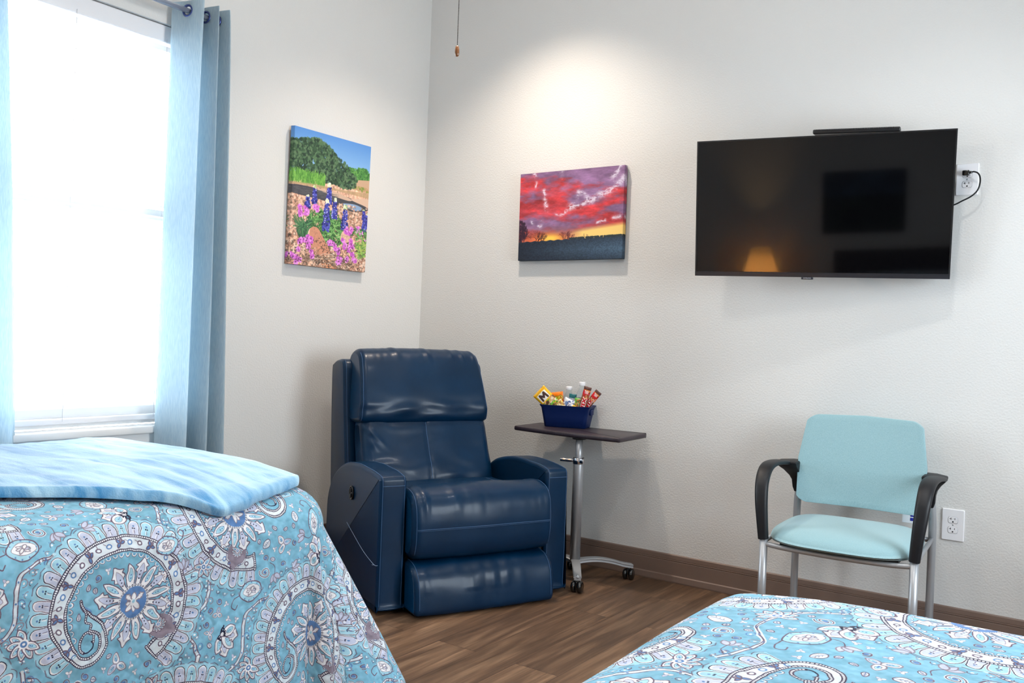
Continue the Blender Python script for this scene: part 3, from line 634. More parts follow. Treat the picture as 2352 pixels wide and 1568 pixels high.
def _thin_glass(m):
    t, N, L, b = nodes(m); tr = N.new('ShaderNodeBsdfTransparent'); gl = N.new('ShaderNodeBsdfGlossy'); gl.inputs['Roughness'].default_value = .02
    mx = N.new('ShaderNodeMixShader'); fr = N.new('ShaderNodeFresnel'); fr.inputs[0].default_value = 1.3; out = [n for n in N if n.type == 'OUTPUT_MATERIAL'][0]
    L.new(fr.outputs[0], mx.inputs[0]); L.new(tr.outputs[0], mx.inputs[1]); L.new(gl.outputs[0], mx.inputs[2]); L.new(mx.outputs[0], out.inputs[0])
_thin_glass(M_GLASS)
M_SLAT = cloth_mat('blind_slat_white', (244, 244, 244), (250, 250, 250), (3, 3, 3), .5, .6, 0)
# ------------------------------------------------------------------ the room
X1, Y0, H = 4.6, -4.35, 3.2          # right wall, wall behind the camera, ceiling height
WY0, WY1, WZ0, WZ1 = -2.62, -1.50, .70, 2.385   # window opening in the left wall
struct(MB().box(-.2, Y0-.2, -.12, X1+.2, .2, 0).build('floor', floor_mat(), smooth=False))
struct(MB().box(-.2, Y0-.2, H, X1+.2, .2, H+.12).build('ceiling', M_CEIL, smooth=False))
struct(MB().box(-.16, 0, 0, X1+.16, .16, H).build('wall_back', M_WALL, smooth=False))
RY0, RY1, RZ0, RZ1 = -1.95, -.70, .85, 2.10    # window added out of frame in the right wall, for soft side light
struct(MB().box(X1, Y0, 0, X1+.16, RY0, H).box(X1, RY1, 0, X1+.16, 0, H).box(X1, RY0, 0, X1+.16, RY1, RZ0).box(X1, RY0, RZ1, X1+.16, RY1, H).build('wall_right', M_WALL, smooth=False))
w2 = empty('added_window_2', (X1+.08, (RY0+RY1)/2, RZ0)); struct(w2); rw, rh = (RY1-RY0)/2, RZ1-RZ0
MB().box(-.04, -rw, 0, .04, -rw+.04, rh).box(-.04, rw-.04, 0, .04, rw, rh).box(-.04, -rw, 0, .04, rw, .04).box(-.04, -rw, rh-.04, .04, rw, rh).box(-.02, -.02, .04, .02, .02, rh-.04).build('window_frame', M_WHITE, w2, smooth=False)
MB().box(-.003, -rw+.03, .03, .003, rw-.03, rh-.03).build('window_pane', M_GLASS, w2, smooth=False)
struct(MB().box(-.16, Y0-.16, 0, X1+.16, Y0, H).build('wall_front', M_WALL, smooth=False))
struct(MB().box(-.16, Y0, 0, 0, WY0, H).box(-.16, WY1, 0, 0, 0, H).box(-.16, WY0, 0, 0, WY1, WZ0-.035).box(-.16, WY0, WZ1, 0, WY1, H).build('wall_left', M_WALL, smooth=False))
def base_profile():            # height, thickness: toe, field, reveal lines, cap
    return [(0, .017), (.006, .018), (.030, .016), (.032, .013), (.034, .010), (.096, .010), (.097, .008), (.101, .008), (.102, .010), (.104, .010), (.105, .008), (.108, .009), (.126, .008), (.130, .004), (.130, 0), (0, 0)]
def baseboard(name, a, b, nrm):
    a, b, nrm = Vector(a), Vector(b), Vector(nrm); R = [[p+nrm*t+Vector((0, 0, h)) for h, t in base_profile()] for p in (a, b)]
    return struct(MB().rings(R).build(name, M_BASE, smooth=False))
baseboard('baseboard_back', (X1, 0, 0), (0, 0, 0), (0, -1, 0)); baseboard('baseboard_left', (0, 0, 0), (0, Y0, 0), (1, 0, 0)); baseboard('baseboard_right', (X1, Y0, 0), (X1, 0, 0), (-1, 0, 0))
# the window: vinyl frame, two sashes, glass, stool
w = empty('window_1', (-.1, (WY0+WY1)/2, WZ0)); struct(w); hw, hh = (WY1-WY0)/2, WZ1-WZ0
def sash(z0, z1, x): return MB().box(x-.018, -hw+.03, z0, x+.018, -hw+.075, z1).box(x-.018, hw-.075, z0, x+.018, hw-.03, z1).box(x-.018, -hw+.03, z0, x+.018, hw-.03, z0+.045).box(x-.018, -hw+.03, z1-.045, x+.018, hw-.03, z1)
fr = MB().box(-.05, -hw, 0, .04, -hw+.035, hh).box(-.05, hw-.035, 0, .04, hw, hh).box(-.05, -hw, 0, .04, hw, .035).box(-.05, -hw, hh-.035, .04, hw, hh)
fr.build('window_frame', M_WHITE, w, smooth=False)
for z0, z1, x in ((.035, .91, .012), (.87, hh-.035, -.026)):
    s_ = sash(z0, z1, x).build('window_sash', M_WHITE, w, smooth=False); MB().box(x-.003, -hw+.07, z0+.04, x+.003, hw-.07, z1-.04).build('window_pane', M_GLASS, s_, smooth=False)
bevel(MB().box(-.058, WY0-.04, WZ0-.035, .035, WY1+.04, WZ0-.003).build('trim_1', M_WHITE), .006); struct(bpy.data.objects['trim_1'])
bevel(MB().box(.0, WY0-.03, WZ0-.085, .014, WY1+.03, WZ0-.035).build('trim_2', M_WHITE), .003); struct(bpy.data.objects['trim_2'])
# the blind
bl = empty('window_blind', (-.035, (WY0+WY1)/2, WZ0), label='white horizontal slat blind lowered across the overexposed window between the curtains', cat='blind')
bh = hw-.012
MB().rbox((0, 0, hh-.04), (.024, bh, .036), .006, 3).build('headrail', M_PLATE, bl)
sl = MB(); z = .085
while z < hh-.09:
    for k in range(3):
        pass
    c, s_ = math.cos(.25), math.sin(.25)
    sl.rings([[(-.022*c, y, z+.022*s_), (0, y, z+.0035), (.022*c, y, z-.022*s_), (.022*c, y, z-.022*s_-.0022), (0, y, z+.0012), (-.022*c, y, z+.022*s_-.0022)] for y in (-bh+.004, bh-.004)])
    z += .0465
sl.build('slats', M_SLAT, bl, smooth=False)
MB().rbox((0, 0, .03), (.024, bh-.004, .011), .006, 3).build('bottom_rail', M_PLATE, bl)
for y in (-bh+.16, 0, bh-.16): MB().tube([(.026, y, .03), (.026, y, hh-.06)], .0011, 6).build('ladder_cord', M_PLATE, bl)
MB().tube([(.034, bh-.07, .25), (.032, bh-.07, hh-.08)], .0035, 8).build('tilt_wand', M_PLATE, bl)

# curtain rod and curtains
RX, RZ = .10, 2.432
rod = empty('curtain_rod', (RX, -2.1, RZ), label='slim silver curtain rod above the window holding the grommet curtains', cat='curtain rod')
MB().tube([(0, -.86, 0), (0, .612, 0)], .0115, 16).build('pole', M_ROD, rod)
MB().lathe([(.002, -.03), (.016, -.022), (.019, 0), (.016, .022), (.002, .03)], (0, -.88, 0), 20, 'y').build('finial', M_ROD, rod); MB().lathe([(.0117, -.012), (.0125, -.010), (.0125, .004), (.009, .007), (.002, .008)], (0, .612, 0), 20, 'y').build('end_cap', M_ROD, rod)
for y in (-.541, .603): MB().tube([(-.096, y, -.03), (-.05, y, -.024), (0, y, -.016)], .007, 10).rbox((-.0955, y, -.03), (.004, .014, .03), .003, 2).build('bracket', M_ROD, rod)
def curtain(label, y0, y1, folds, phase, amp0, amp1, zb, flare, spread0, seed, grom):
    """grommet panel: zigzags through the rod at the top, relaxes into soft folds below"""
    root = empty('curtain', (RX, (y0+y1)/2, RZ), label=label, cat='curtain', group=None); W = (y1-y0); n, mrows = folds*54, 84; ztop = .041; V = []; uvs = []
    T = Matrix.Translation((RX, (y0+y1)/2, RZ))
    for j in range(mrows+1):
        q = j/mrows; z = ztop+(zb-RZ-ztop)*q**1.6
        for i in range(n+1):
            u = i/n; th = 2*PI*folds*u+phase
            a = amp0+(amp1-amp0)*min(1, q*2.2); sw = noise.noise((u*3.1+seed, q*1.6, 0))*.012*q
            s_ = math.sin(th); x = a*(math.copysign(abs(s_)**.75, s_))*(1-.12*q*math.sin(th*.5+seed))+sw
            y = -W/2+W*float(np.interp(u, (0, 1/6, 1/3, 1/2, 2/3, 5/6, 1), (0, .26, .465, .60, .70, .85, 1)))+(.004*(1-q*.6))*math.sin(2*th)*.8+flare*(u-.25)*q+.012*q*noise.noise((u*5+seed, q*2.2, 3))
            V.append((x, y, z))
    F = [(j*(n+1)+i, j*(n+1)+i+1, (j+1)*(n+1)+i+1, (j+1)*(n+1)+i) for j in range(mrows) for i in range(n)]
    F = [q for q in F if math.hypot(sum(V[k][0] for k in q)/4, sum(V[k][2] for k in q)/4) > .0215]
    c = mesh('fabric', V, F, M_CURT, root)
    so = c.modifiers.new('thick', 'SOLIDIFY'); so.thickness = .0022; so.offset = 0
    for k in grom:
        u = (PI*k-phase)/(2*PI*folds)
        if not 0 < u < 1: continue
        y = -W/2+W*float(np.interp(u, (0, 1/6, 1/3, 1/2, 2/3, 5/6, 1), (0, .26, .465, .60, .70, .85, 1))); sg = 1 if k % 2 == 0 else -1
        t = Vector((amp0*2*PI*folds*sg*.55, W, 0)).normalized(); nr = t.cross(Vector((0, 0, 1))).normalized()
        ang = math.atan2(nr.y, nr.x); g = MB()
        g.lathe([(.018, -.003), (.018, .0035), (.021, .0055), (.025, .005), (.0265, .002), (.0265, -.003), (.018, -.003)], (0, 0, 0), 28, 'x', False); g.v = [tuple(Matrix.Rotation(ang, 3, 'Z') @ Vector(p)+Vector((0, y, 0))) for p in g.v]
        g.build('grommet', M_STEELBLUE, root)
    return root
curtain('pale blue linen grommet curtain hanging right of the window, nearest the bluebonnet picture', -1.680, -1.465, 3, -PI/2, .070, .062, .012, .105, 1, 2.3, range(0, 6))
curtain('pale blue linen curtain left of the window, mostly outside the left photo edge', -2.735, -2.375, 3, -PI/2, .070, .060, .012, .20, 1, 7.7, range(0, 6))

# ------------------------------------------------------------------ beds
M_HEAD = pm('dark_headboard_wood', (44, 32, 28), .45, bump=(60, .1, .001, (1, 8, 8)))
QUILT = quilt_mat(paisley_tile())
class Bed:
    def __init__(s, x0, x1, y0, y1, zt, r=.115, seed=0, uoff=(0, 0), urot=0., tight=False):
        s.tight, s.flare = tight, .42
        s.x0, s.x1, s.y0, s.y1, s.zt, s.r, s.seed, s.uo, s.ur = x0+r, x1-r, y0, y1-r, zt, r, seed, uoff, urot
    def pt(s, X, Y):
        """cloth coordinates (metres along the cloth, core rectangle = plan) to space"""
        cx, cy = min(max(X, s.x0), s.x1), min(Y, s.y1); ax, ay = X-cx, Y-cy; d = math.hypot(ax, ay)
        u = (cx-s.x0)/(s.x1-s.x0); crown = .020*(1-(2*u-1)**4)+.008*noise.noise((cx*2.2+s.seed, cy*2.2, 1))
        if d < 1e-6: return Vector((cx, cy, s.zt+crown))
        nx, ny = ax/d, ay/d; r = s.r; q = r*PI/2
        if d < q: h, dr = r*math.sin(d/r), r*(1-math.cos(d/r))
        else:
            e = d-q; cor = (abs(2*nx*ny))**1.5; per = cx*ny*ny+cy*nx*nx+math.atan2(ny, nx)*.35
            k_ = .15 if (nx < -.5 and s.tight) else 1; fl = (.055+s.flare*cor)*k_; wave = (.014*math.sin(per*13+s.seed)+.010*math.sin(per*23+2+s.seed))*min(1, e/.35)*k_
            h, dr = r+e*fl+wave, r+e*math.sqrt(1-fl*fl)
        return Vector((cx+nx*h, cy+ny*h, s.zt+crown*max(0, 1-dr/.25)-dr))
    def uv(s, X, Y):
        c, q = math.cos(s.ur), math.sin(s.ur); return ((X*c-Y*q)/.6+s.uo[0], (X*q+Y*c)/.6+s.uo[1])
    def normal(s, X, Y):
        a = s.pt(X+.004, Y)-s.pt(X-.004, Y); b = s.pt(X, Y+.004)-s.pt(X, Y-.004); n = a.cross(b)
        return n.normalized() if n.length > 1e-12 else Vector((0, 0, 1))
    def spread(s, parent, L):
        """top, two hanging sides, foot, and the gathered corners, as one cloth"""
        st = .022; nL = int(L/st); V, U, F, idx = [], [], [], {}
        def vert(X, Y):
            k = (round(X, 5), round(Y, 5))
            if k not in idx: idx[k] = len(V); V.append(s.pt(X, Y)); U.append(s.uv(X, Y))
            return idx[k]
        xs = np.linspace(s.x0, s.x1, int((s.x1-s.x0)/.03)+1); ys = np.linspace(s.y0, s.y1, int((s.y1-s.y0)/.03)+1); dl = np.linspace(0, L, nL+1)
        def grid(A):
            for i in range(len(A)-1):
                for j in range(len(A[0])-1):
                    q = [A[i][j], A[i+1][j], A[i+1][j+1], A[i][j+1]]; q = list(dict.fromkeys(q))
                    if len(q) > 2: F.append(q)
        grid([[vert(x, y) for y in ys] for x in xs])
        grid([[vert(s.x1+d, y) for y in ys] for d in dl]); grid([[vert(s.x0-d, y) for y in ys] for d in dl[::-1]]); grid([[vert(x, s.y1+d) for d in dl] for x in xs])
        for cx, a0, a1 in ((s.x1, 0, PI/2), (s.x0, PI/2, PI)):
            na = 26; grid([[vert(cx+d*math.cos(a0+(a1-a0)*k/na) if d else cx, s.y1+d*math.sin(a0+(a1-a0)*k/na)) for k in range(na+1)] for d in dl])
        me_uv = U; o = mesh('bedspread', V, F, QUILT, parent, True, me_uv)
        so = o.modifiers.new('thick', 'SOLIDIFY'); so.thickness = .008; so.offset = -1
        return o
def bed(label, x0, x1, y0, y1, zt, seed, uoff, urot):
    b = Bed(x0, x1, y0, y1, zt, seed=seed, uoff=uoff, urot=urot, tight=x0 < 1); root = empty('bed', (0, 0, 0), label=label, cat='bed')
    o = b.spread(root, .70)
    MB().rbox(((x0+x1)/2, (y0+y1)/2-.02, zt-.17), ((x1-x0)/2-.045, (y1-y0)/2-.045, .145), .07, 4).build('mattress', M_WHITE, root)
    MB().rbox(((x0+x1)/2, (y0+y1)/2-.02, .215), ((x1-x0)/2-.06, (y1-y0)/2-.06, .10), .01, 2).build('box_base', M_UNDER, root)
    for sx in (x0+.14, x1-.14):
        for sy in (y0+.12, y1-.14): MB().tube([(sx, sy, 0), (sx, sy, .12)], .025, 12).build('leg', M_BLACK, root)
    bevel(MB().box(x0+.02, -4.31, .05, x1-.02, -4.265, .86).build('headboard', M_HEAD, root), .008)
    return b
B1 = bed('bed beside the window, blue paisley quilt under a folded light blue throw', .20, 1.50, -4.18, -2.035, .672, 1.3, (.08, .55), .35)
B2 = bed('bed in the right foreground, bare paisley quilt in front of the aqua armchair', 2.70, 4.08, -4.18, -2.16, .668, 5.1, (.35, .12), -.5)
# the fleece throw lying across the foot of the window bed
def throw():
    FR, NR, NL, FL = Vector((1.415, -2.105)), Vector((1.495, -2.445)), Vector((.66, -3.60)), Vector((.14, -2.06)); nu, nv = 120, 90; top, bot = [], []
    for i in range(nu+1):
        u = i/nu; u = u+.0
        u = .5-.5*math.copysign(abs(math.cos(PI*u))**.8, math.cos(PI*u))
        for j in range(nv+1):
            v = j/nv; v = .5-.5*math.copysign(abs(math.cos(PI*v))**.8, math.cos(PI*v)); a_, b_ = 2*u-1, 2*v-1; uu, vv = .5+.5*a_*(1-.035*abs(b_)**14), .5+.5*b_*(1-.05*abs(a_)**24); p = FR*uu*vv+NR*uu*(1-vv)+NL*(1-uu)*(1-vv)+FL*(1-uu)*vv
            n2 = noise.noise((u*6, v*6, 9)); p = p+Vector((.010*n2*(u > .02), .014*noise.noise((u*5+9, v*4, 2))+(.03*math.sin(PI*u)*(1-v))))
            P = B1.pt(p.x, p.y); N = B1.normal(p.x, p.y); N = N if N.z > -.2 else -N
            Lx, Ly = 1.35, .6; du, dv = min(u, 1-u)*Lx, min(v, 1-v)*Ly; d = min(du, dv); e = min(1, d/.016); rim = math.sqrt(max(0, 1-(1-e)**2))
            roll = .007*math.exp(-((d-.020)/.018)**2)
            wr = .006*abs(noise.noise((p.x*4.5+p.y*1.5, p.y*14, .5)))+.003*noise.noise((p.x*17, p.y*15, 4))+.007*max(0, noise.noise((p.x*3.2, p.y*6.5-p.x*3, 8)))
            top.append(P+N*(.011+.016*rim+roll*rim+wr*rim*min(1, d/.05))); bot.append(P+N*.010)
    k = lambda i, j: i*(nv+1)+j; n = len(top); F = []
    for i in range(nu):
        for j in range(nv): F.append((k(i, j), k(i+1, j), k(i+1, j+1), k(i, j+1))); F.append((n+k(i, j), n+k(i, j+1), n+k(i+1, j+1), n+k(i+1, j)))
    ed = [k(i, 0) for i in range(nu)]+[k(nu, j) for j in range(nv)]+[k(i, nv) for i in range(nu, 0, -1)]+[k(0, j) for j in range(nv, 0, -1)]
    for a, b in zip(ed, ed[1:]+ed[:1]): F.append((b, a, n+a, n+b))
    o = mesh('throw_blanket', top+bot, F, fleece_mat(), None)
    bm = bmesh.new(); bm.from_mesh(o.data); bmesh.ops.recalc_face_normals(bm, faces=bm.faces[:]); bm.to_mesh(o.data); bm.free()
    tag(o, 'light blue fleece throw folded across the foot of the window bed', 'blanket')
throw()
# ------------------------------------------------------------------ navy recliner
def recliner():
    R = empty('recliner', (1.146, -.884, 0), math.atan2(.904, .426), 'navy blue leather recliner in the room corner beside the rolling table', 'recliner')
    nz = lambda x, y, z, s: noise.noise((x*s, y*s, z*s))
    def arm(x0, x1, inner, outer):
        prof = [(.004, .022), (.002, .05), (.0, .25), (.0, .46), (.001, .520), (.006, .540), (.024, .549), (.12, .560), (.25, .564), (.38, .553), (.50, .520), (.60, .452), (.655, .36), (.665, .25), (.665, .08), (.66, .022), (.5, .02), (.2, .02)]
        p = Pillow(prof, x0, x1, .016, .004, 30, 8, lambda x, y, z, q: .0025*nz(x, y, z, 9)); o = p.build('armrest', M_LEATHER, R)
        for u, nm in ((.10, 0), (.90, 1)):
            c = [q for q in p.along(u, .0003) if q[1] < .58 and q[2] > .03 and not (q[1] > .03 and q[2] < .2)]
            c.sort(key=lambda q: (q[1]+.6 if q[2] > .545 or q[1] > .02 else q[2])); MB().tube(c, .0013, 6).build('seam', M_STITCH, o)
        c = [(x0+.012+(x1-x0-.024)*k/10, -.0045, .512) for k in range(11)]
        MB().tube(c, .0013, 6).build('seam', M_STITCH, o)
        return o
    L = arm(-.452, -.335, 0, 1); arm(.325, .440, 1, 0)
    # power buttons in the outer face of the near arm, and a loose thread
    b = MB().lathe([(.002, .0), (.017, .0), (.0185, -.003), (.021, -.003), (.021, .004)], (-.4565, .318, .434), 26, 'x'); b.v = [(x, y, .434+(z-.434)*1.42) for x, y, z in b.v]; o = b.build('control_button', M_GLOSSBLK, R)
    b = MB()
    for dz in (-.011, .011): b.rbox((-.4585, .318, .434+dz), (.003, .007, .008), .0025, 2)
    b.build('button_key', M_BLACK, o)
    MB().tube(smooth([(-.457, .36, .30), (-.459, .25, .262), (-.460, .14, .226), (-.459, .05, .205), (-.4565, .012, .198), (-.4525, -.004, .201)], 6), .0010, 6).tube([(-.4575, .02, .198), (-.461, .035, .196)], .001, 6).build('loose_thread', M_THREAD, R)
    # seat
    wr = lambda x, y, z, q: .004*nz(x, y, z, 6)+(.009*max(0, noise.noise((x*38, z*5, 1)))*math.exp(-((z-.46)/.06)**2)*(1 if y < .2 else 0))
    s = Pillow([(.04, .222), (-.02, .218), (-.058, .235), (-.075, .28), (-.078, .335), (-.074, .385), (-.060, .44), (-.030, .478), (.03, .497), (.09, .488), (.15, .462), (.25, .452), (.38, .446), (.50, .44), (.54, .40), (.52, .30), (.3, .225)], -.336, .322, .035, .008, 60, 7, wr); so = s.build('seat_cushion', M_LEATHER, R)
    MB().tube([s.front_at(u, .345) for u in np.linspace(.03, .97, 40)], .0016, 6).build('seam', M_STITCH, so)
    MB().tube([s.front_at(u, .340) for u in np.linspace(.03, .97, 40)], .0009, 6).build('seam', M_STITCH, so)
    for u in (.025, .975):
        c = [q for q in s.along(u, .0004) if q[1] < .14 and q[2] > .24]; c.sort(key=lambda q: math.atan2(q[2]-.36, -(q[1]-.10))); MB().tube(c, .0014, 6).build('seam', M_STITCH, so)
    c = [(x, .165, .4675+.006*math.sin(PI*(x+.30)/.6)) for x in np.linspace(-.26, .20, 16)]
    # inset panel stitched behind the front roll
    top = [max((q for q in s.ring(u, .0006) if abs(q[1]-.165) < .03), key=lambda q: q[2]) for u in np.linspace(.12, .88, 24)]
    MB().tube(top, .0015, 6).build('seam', M_STITCH, so)
    for u, in ((.12,), (.88,)):
        c = [q for q in s.ring(u, .0006) if .165 < q[1] < .42 and q[2] > .42]; c.sort(key=lambda q: q[1]); MB().tube(c, .0015, 6).build('seam', M_STITCH, so)
    # footrest
    wf = lambda x, y, z, q: .004*nz(x, y, z, 8)+.010*max(0, noise.noise((x*30+4, z*6, 2)))*(1 if z > .10 else .35)*math.exp(-((x+.02)/.22)**2)
    f = Pillow([(.03, .016), (-.080, .010), (-.112, .020), (-.116, .07), (-.104, .13), (-.086, .168), (-.054, .196), (-.008, .208), (.03, .206), (.05, .18), (.052, .1), (.048, .04)], -.334, .312, .02, .006, 60, 8, wf); fo = f.build('footrest', M_LEATHER, R)
    for u in (.03, .97):
        c = [q for q in f.along(u, .0004) if q[1] < .02 and q[2] > .03]; c.sort(key=lambda q: q[2]); MB().tube(c, .0014, 6).build('seam', M_STITCH, fo)
    # back: outer shell, lumbar cushion, head cushion
    sh = Pillow([(.60, .30), (.655, .55), (.690, .75), (.712, .90), (.722, .955), (.745, .984), (.80, .988), (.87, .97), (.895, .93), (.885, .70), (.86, .40), (.83, .12), (.70, .06), (.60, .12)], -.375, .362, .018, .002, 30, 8); sho = sh.build('back_shell', M_LEATHER, R)
    for u in (.02, .98):
        c = [q for q in sh.along(u, .0006) if q[1] < .76 and q[2] > .42]; c.sort(key=lambda q: q[2]); MB().tube(c, .0014, 6).build('seam', M_STITCH, sho)
    wl = lambda x, y, z, q: .004*nz(x, y, z, 7)+.008*noise.noise((x*7, z*17, 3))*(math.exp(-((z-.48)/.05)**2)+.4)+.011*max(0, noise.noise(((x+z)*26, (x-z)*6, 5)))*math.exp(-((x+.29)/.06)**2)-.0045*math.exp(-((x+.02)/.006)**2)*(1 if y < .6 else 0)
    lb = Pillow([(.62, .728), (.572, .722), (.548, .69), (.528, .64), (.498, .57), (.468, .51), (.450, .46), (.455, .42), (.50, .395), (.58, .41), (.64, .52), (.675, .65), (.67, .71)], -.338, .318, .05, .012, 80, 8, wl, skew=lambda z: .012*(.55-z)); lo = lb.build('lumbar_cushion', M_LEATHER, R)
    c = [lb.front_at(.483, z, .0008) for z in np.linspace(.712, .43, 26)]; MB().tube(c, .0017, 6).build('seam', M_STITCH, lo)
    wh = lambda x, y, z, q: .0035*nz(x, y, z, 6)+.008*noise.noise((x*8, z*24, 6))*math.exp(-((z-.76)/.05)**2)+.010*max(0, noise.noise((x*30, z*8, 7)))*math.exp(-((z-1.02)/.03)**2)
    hb = Pillow([(.66, .700), (.59, .702), (.553, .712), (.540, .742), (.543, .79), (.560, .85), (.585, .92), (.615, .985), (.645, 1.022), (.69, 1.040), (.74, 1.036), (.778, 1.008), (.785, .95), (.765, .85), (.735, .75), (.71, .71)], -.350, .318, .030, .008, 80, 8, wh, skew=lambda z: -.075*(z-.72)); ho = hb.build('head_cushion', M_LEATHER, R)
    for u in (.018, .982):
        c = [q for q in hb.along(u, .0006) if q[1] < .70 and q[2] > .715 and (q[1] < .66)]; c.sort(key=lambda q: q[2]); MB().tube(c, .0014, 6).build('seam', M_STITCH, ho)
    MB().rbox((-.006, .36, .13), (.335, .34, .10), .01, 2).build('under_frame', M_UNDER, R)
    return R
recliner()

# ------------------------------------------------------------------ rolling side table
def table():
    T = empty('rolling_table', (1.275, -.305, 0), 0, 'rolling side table with dark wood top and silver pole beside the recliner', 'table')
    o = Vector((1.275, -.305, 0)); W = [(.885, -.297), (.96, -.312), (1.08, -.328), (1.22, -.340), (1.36, -.342), (1.455, -.338), (1.474, -.334), (1.480, -.318), (1.476, -.20), (1.468, -.06), (1.458, -.040), (1.43, -.036), (1.10, -.034), (.90, -.034), (.87, -.038), (.858, -.055), (.864, -.16), (.872, -.28)]
    P = [(p[0]-o.x+.022, p[1]-o.y) for p in smooth(W, 5, True)]
    MB().rings(prism(P, .668, .690, .008, 4)).build('tabletop', M_TOP, T, angle=50)
    MB().lathe([(.032, .661), (.034, .668)], (0, 0, 0), 20).build('mounting_plate', M_BLACK, T)
    MB().lathe([(.0165, .50), (.0165, .662)], (0, 0, 0), 24).build('inner_pole', M_SILVER, T)
    po = MB().lathe([(.0245, .088), (.0245, .552), (.0225, .560), (.017, .562)], (0, 0, 0), 24).build('outer_pole', M_SILVER, T)
    c = MB().lathe([(.0265, .546), (.0285, .549), (.0285, .572), (.0265, .575), (.017, .575)], (0, 0, 0), 24).rbox((-.035, -.020, .561), (.020, .006, .008), .004, 2, Matrix.Rotation(.4, 3, 'Z')).rbox((.026, -.014, .561), (.010, .008, .010), .003, 2)
    cl = c.build('height_clamp', M_CHROME, T); MB().rbox((-.060, -.030, .561), (.020, .004, .0075), .003, 2, Matrix.Rotation(.4, 3, 'Z')).build('clamp_lever', M_CHROME, cl)
    def leg(ex, ey):
        L = math.hypot(ex, ey); d = Vector((ex, ey, 0))/L; n = Vector((-d.y, d.x, 0)); R = []
        for k in range(17):
            t = k/16; c = d*(L*1.06*t); zt = .100+.012*math.sin(PI*min(1, t*1.2))-.026*t*t; w = .021-.003*t; hgt = .018
            R.append([c+n*w+Vector((0, 0, zt-.003)), c+n*(w-.004)+Vector((0, 0, zt)), c-n*(w-.004)+Vector((0, 0, zt)), c-n*w+Vector((0, 0, zt-.003)), c-n*w+Vector((0, 0, zt-.007)), c-n*(w-.003)+Vector((0, 0, zt-.010)), c-n*(w-.002)+Vector((0, 0, zt-hgt)), c+n*(w-.002)+Vector((0, 0, zt-hgt)), c+n*(w-.003)+Vector((0, 0, zt-.010)), c+n*w+Vector((0, 0, zt-.007))])
        MB().rings(R).build('leg', M_SILVER, T, angle=30)
        ca = MB().tube([(ex, ey, .046), (ex, ey, .078)], .006, 10).lathe([(.004, .062), (.012, .064), (.014, .071), (.011, .0755)], (ex, ey, 0), 18).build('caster_stem', M_SILVER, T)
        a = .15; ax = Vector((math.cos(a), math.sin(a), 0)); cw = MB()
        for sx in (-1, 1):
            q = MB().lathe([(.003, -.010), (.021, -.0095), (.0255, -.006), (.0255, .006), (.021, .0095), (.003, .010)], (0, 0, 0), 26, 'x')
            q.v = [tuple(Matrix.Rotation(a, 3, 'Z') @ (Vector(p)+Vector((sx*.0145, 0, 0)))+Vector((ex, ey, .0258))) for p in q.v]; q.build('caster_wheel', M_GLOSSBLK, ca)
        h = MB().rbox((ex, ey, .038), (.006, .016, .014), .004, 2).build('caster_housing', M_GLOSSBLK, ca)
    leg(.109, -.156); leg(.181, .198); leg(-.165, .015); leg(-.105, .165)
table()

# ------------------------------------------------------------------ navy bin of snacks
BA = math.radians(16.6); BO = Vector((1.103, -.165, .690)); bR, bB = Vector((math.cos(BA), math.sin(BA), 0)), Vector((-math.sin(BA), math.cos(BA), 0))
BO = BO+bB*.062
def rrect(hx, hy, r, n=5):
    P = []
    for cx, cy, a in ((hx-r, hy-r, 0), (-hx+r, hy-r, 90), (-hx+r, -hy+r, 180), (hx-r, -hy+r, 270)): P += [(cx+r*math.cos(math.radians(a+90*k/n)), cy+r*math.sin(math.radians(a+90*k/n))) for k in range(n+1)]
    return P
def snack_bin():
    b = empty('snack_bin', tuple(BO), BA, 'navy blue plastic bin full of snacks on the rolling table', 'bin'); R = []
    for z, hx, hy in ((0, .102, .058), (.002, .105, .061), (.05, .113, .068), (.095, .121, .074), (.105, .128, .079), (.109, .1295, .080), (.109, .1265, .077), (.10, .118, .071), (.05, .110, .065), (.004, .102, .058)): R.append([(x, y, z) for x, y in rrect(hx, hy, .018)])
    MB().rings(R).build('bin_body', M_BIN, b, angle=60)
    for s in (-1, 1): MB().rbox((s*.1215, 0, .078), (.0045, .028, .014), .004, 2).build('handle', M_BIN, b)
snack_bin()
def bworld(x, y, z): return BO+bR*x+bB*y+Vector((0, 0, z))
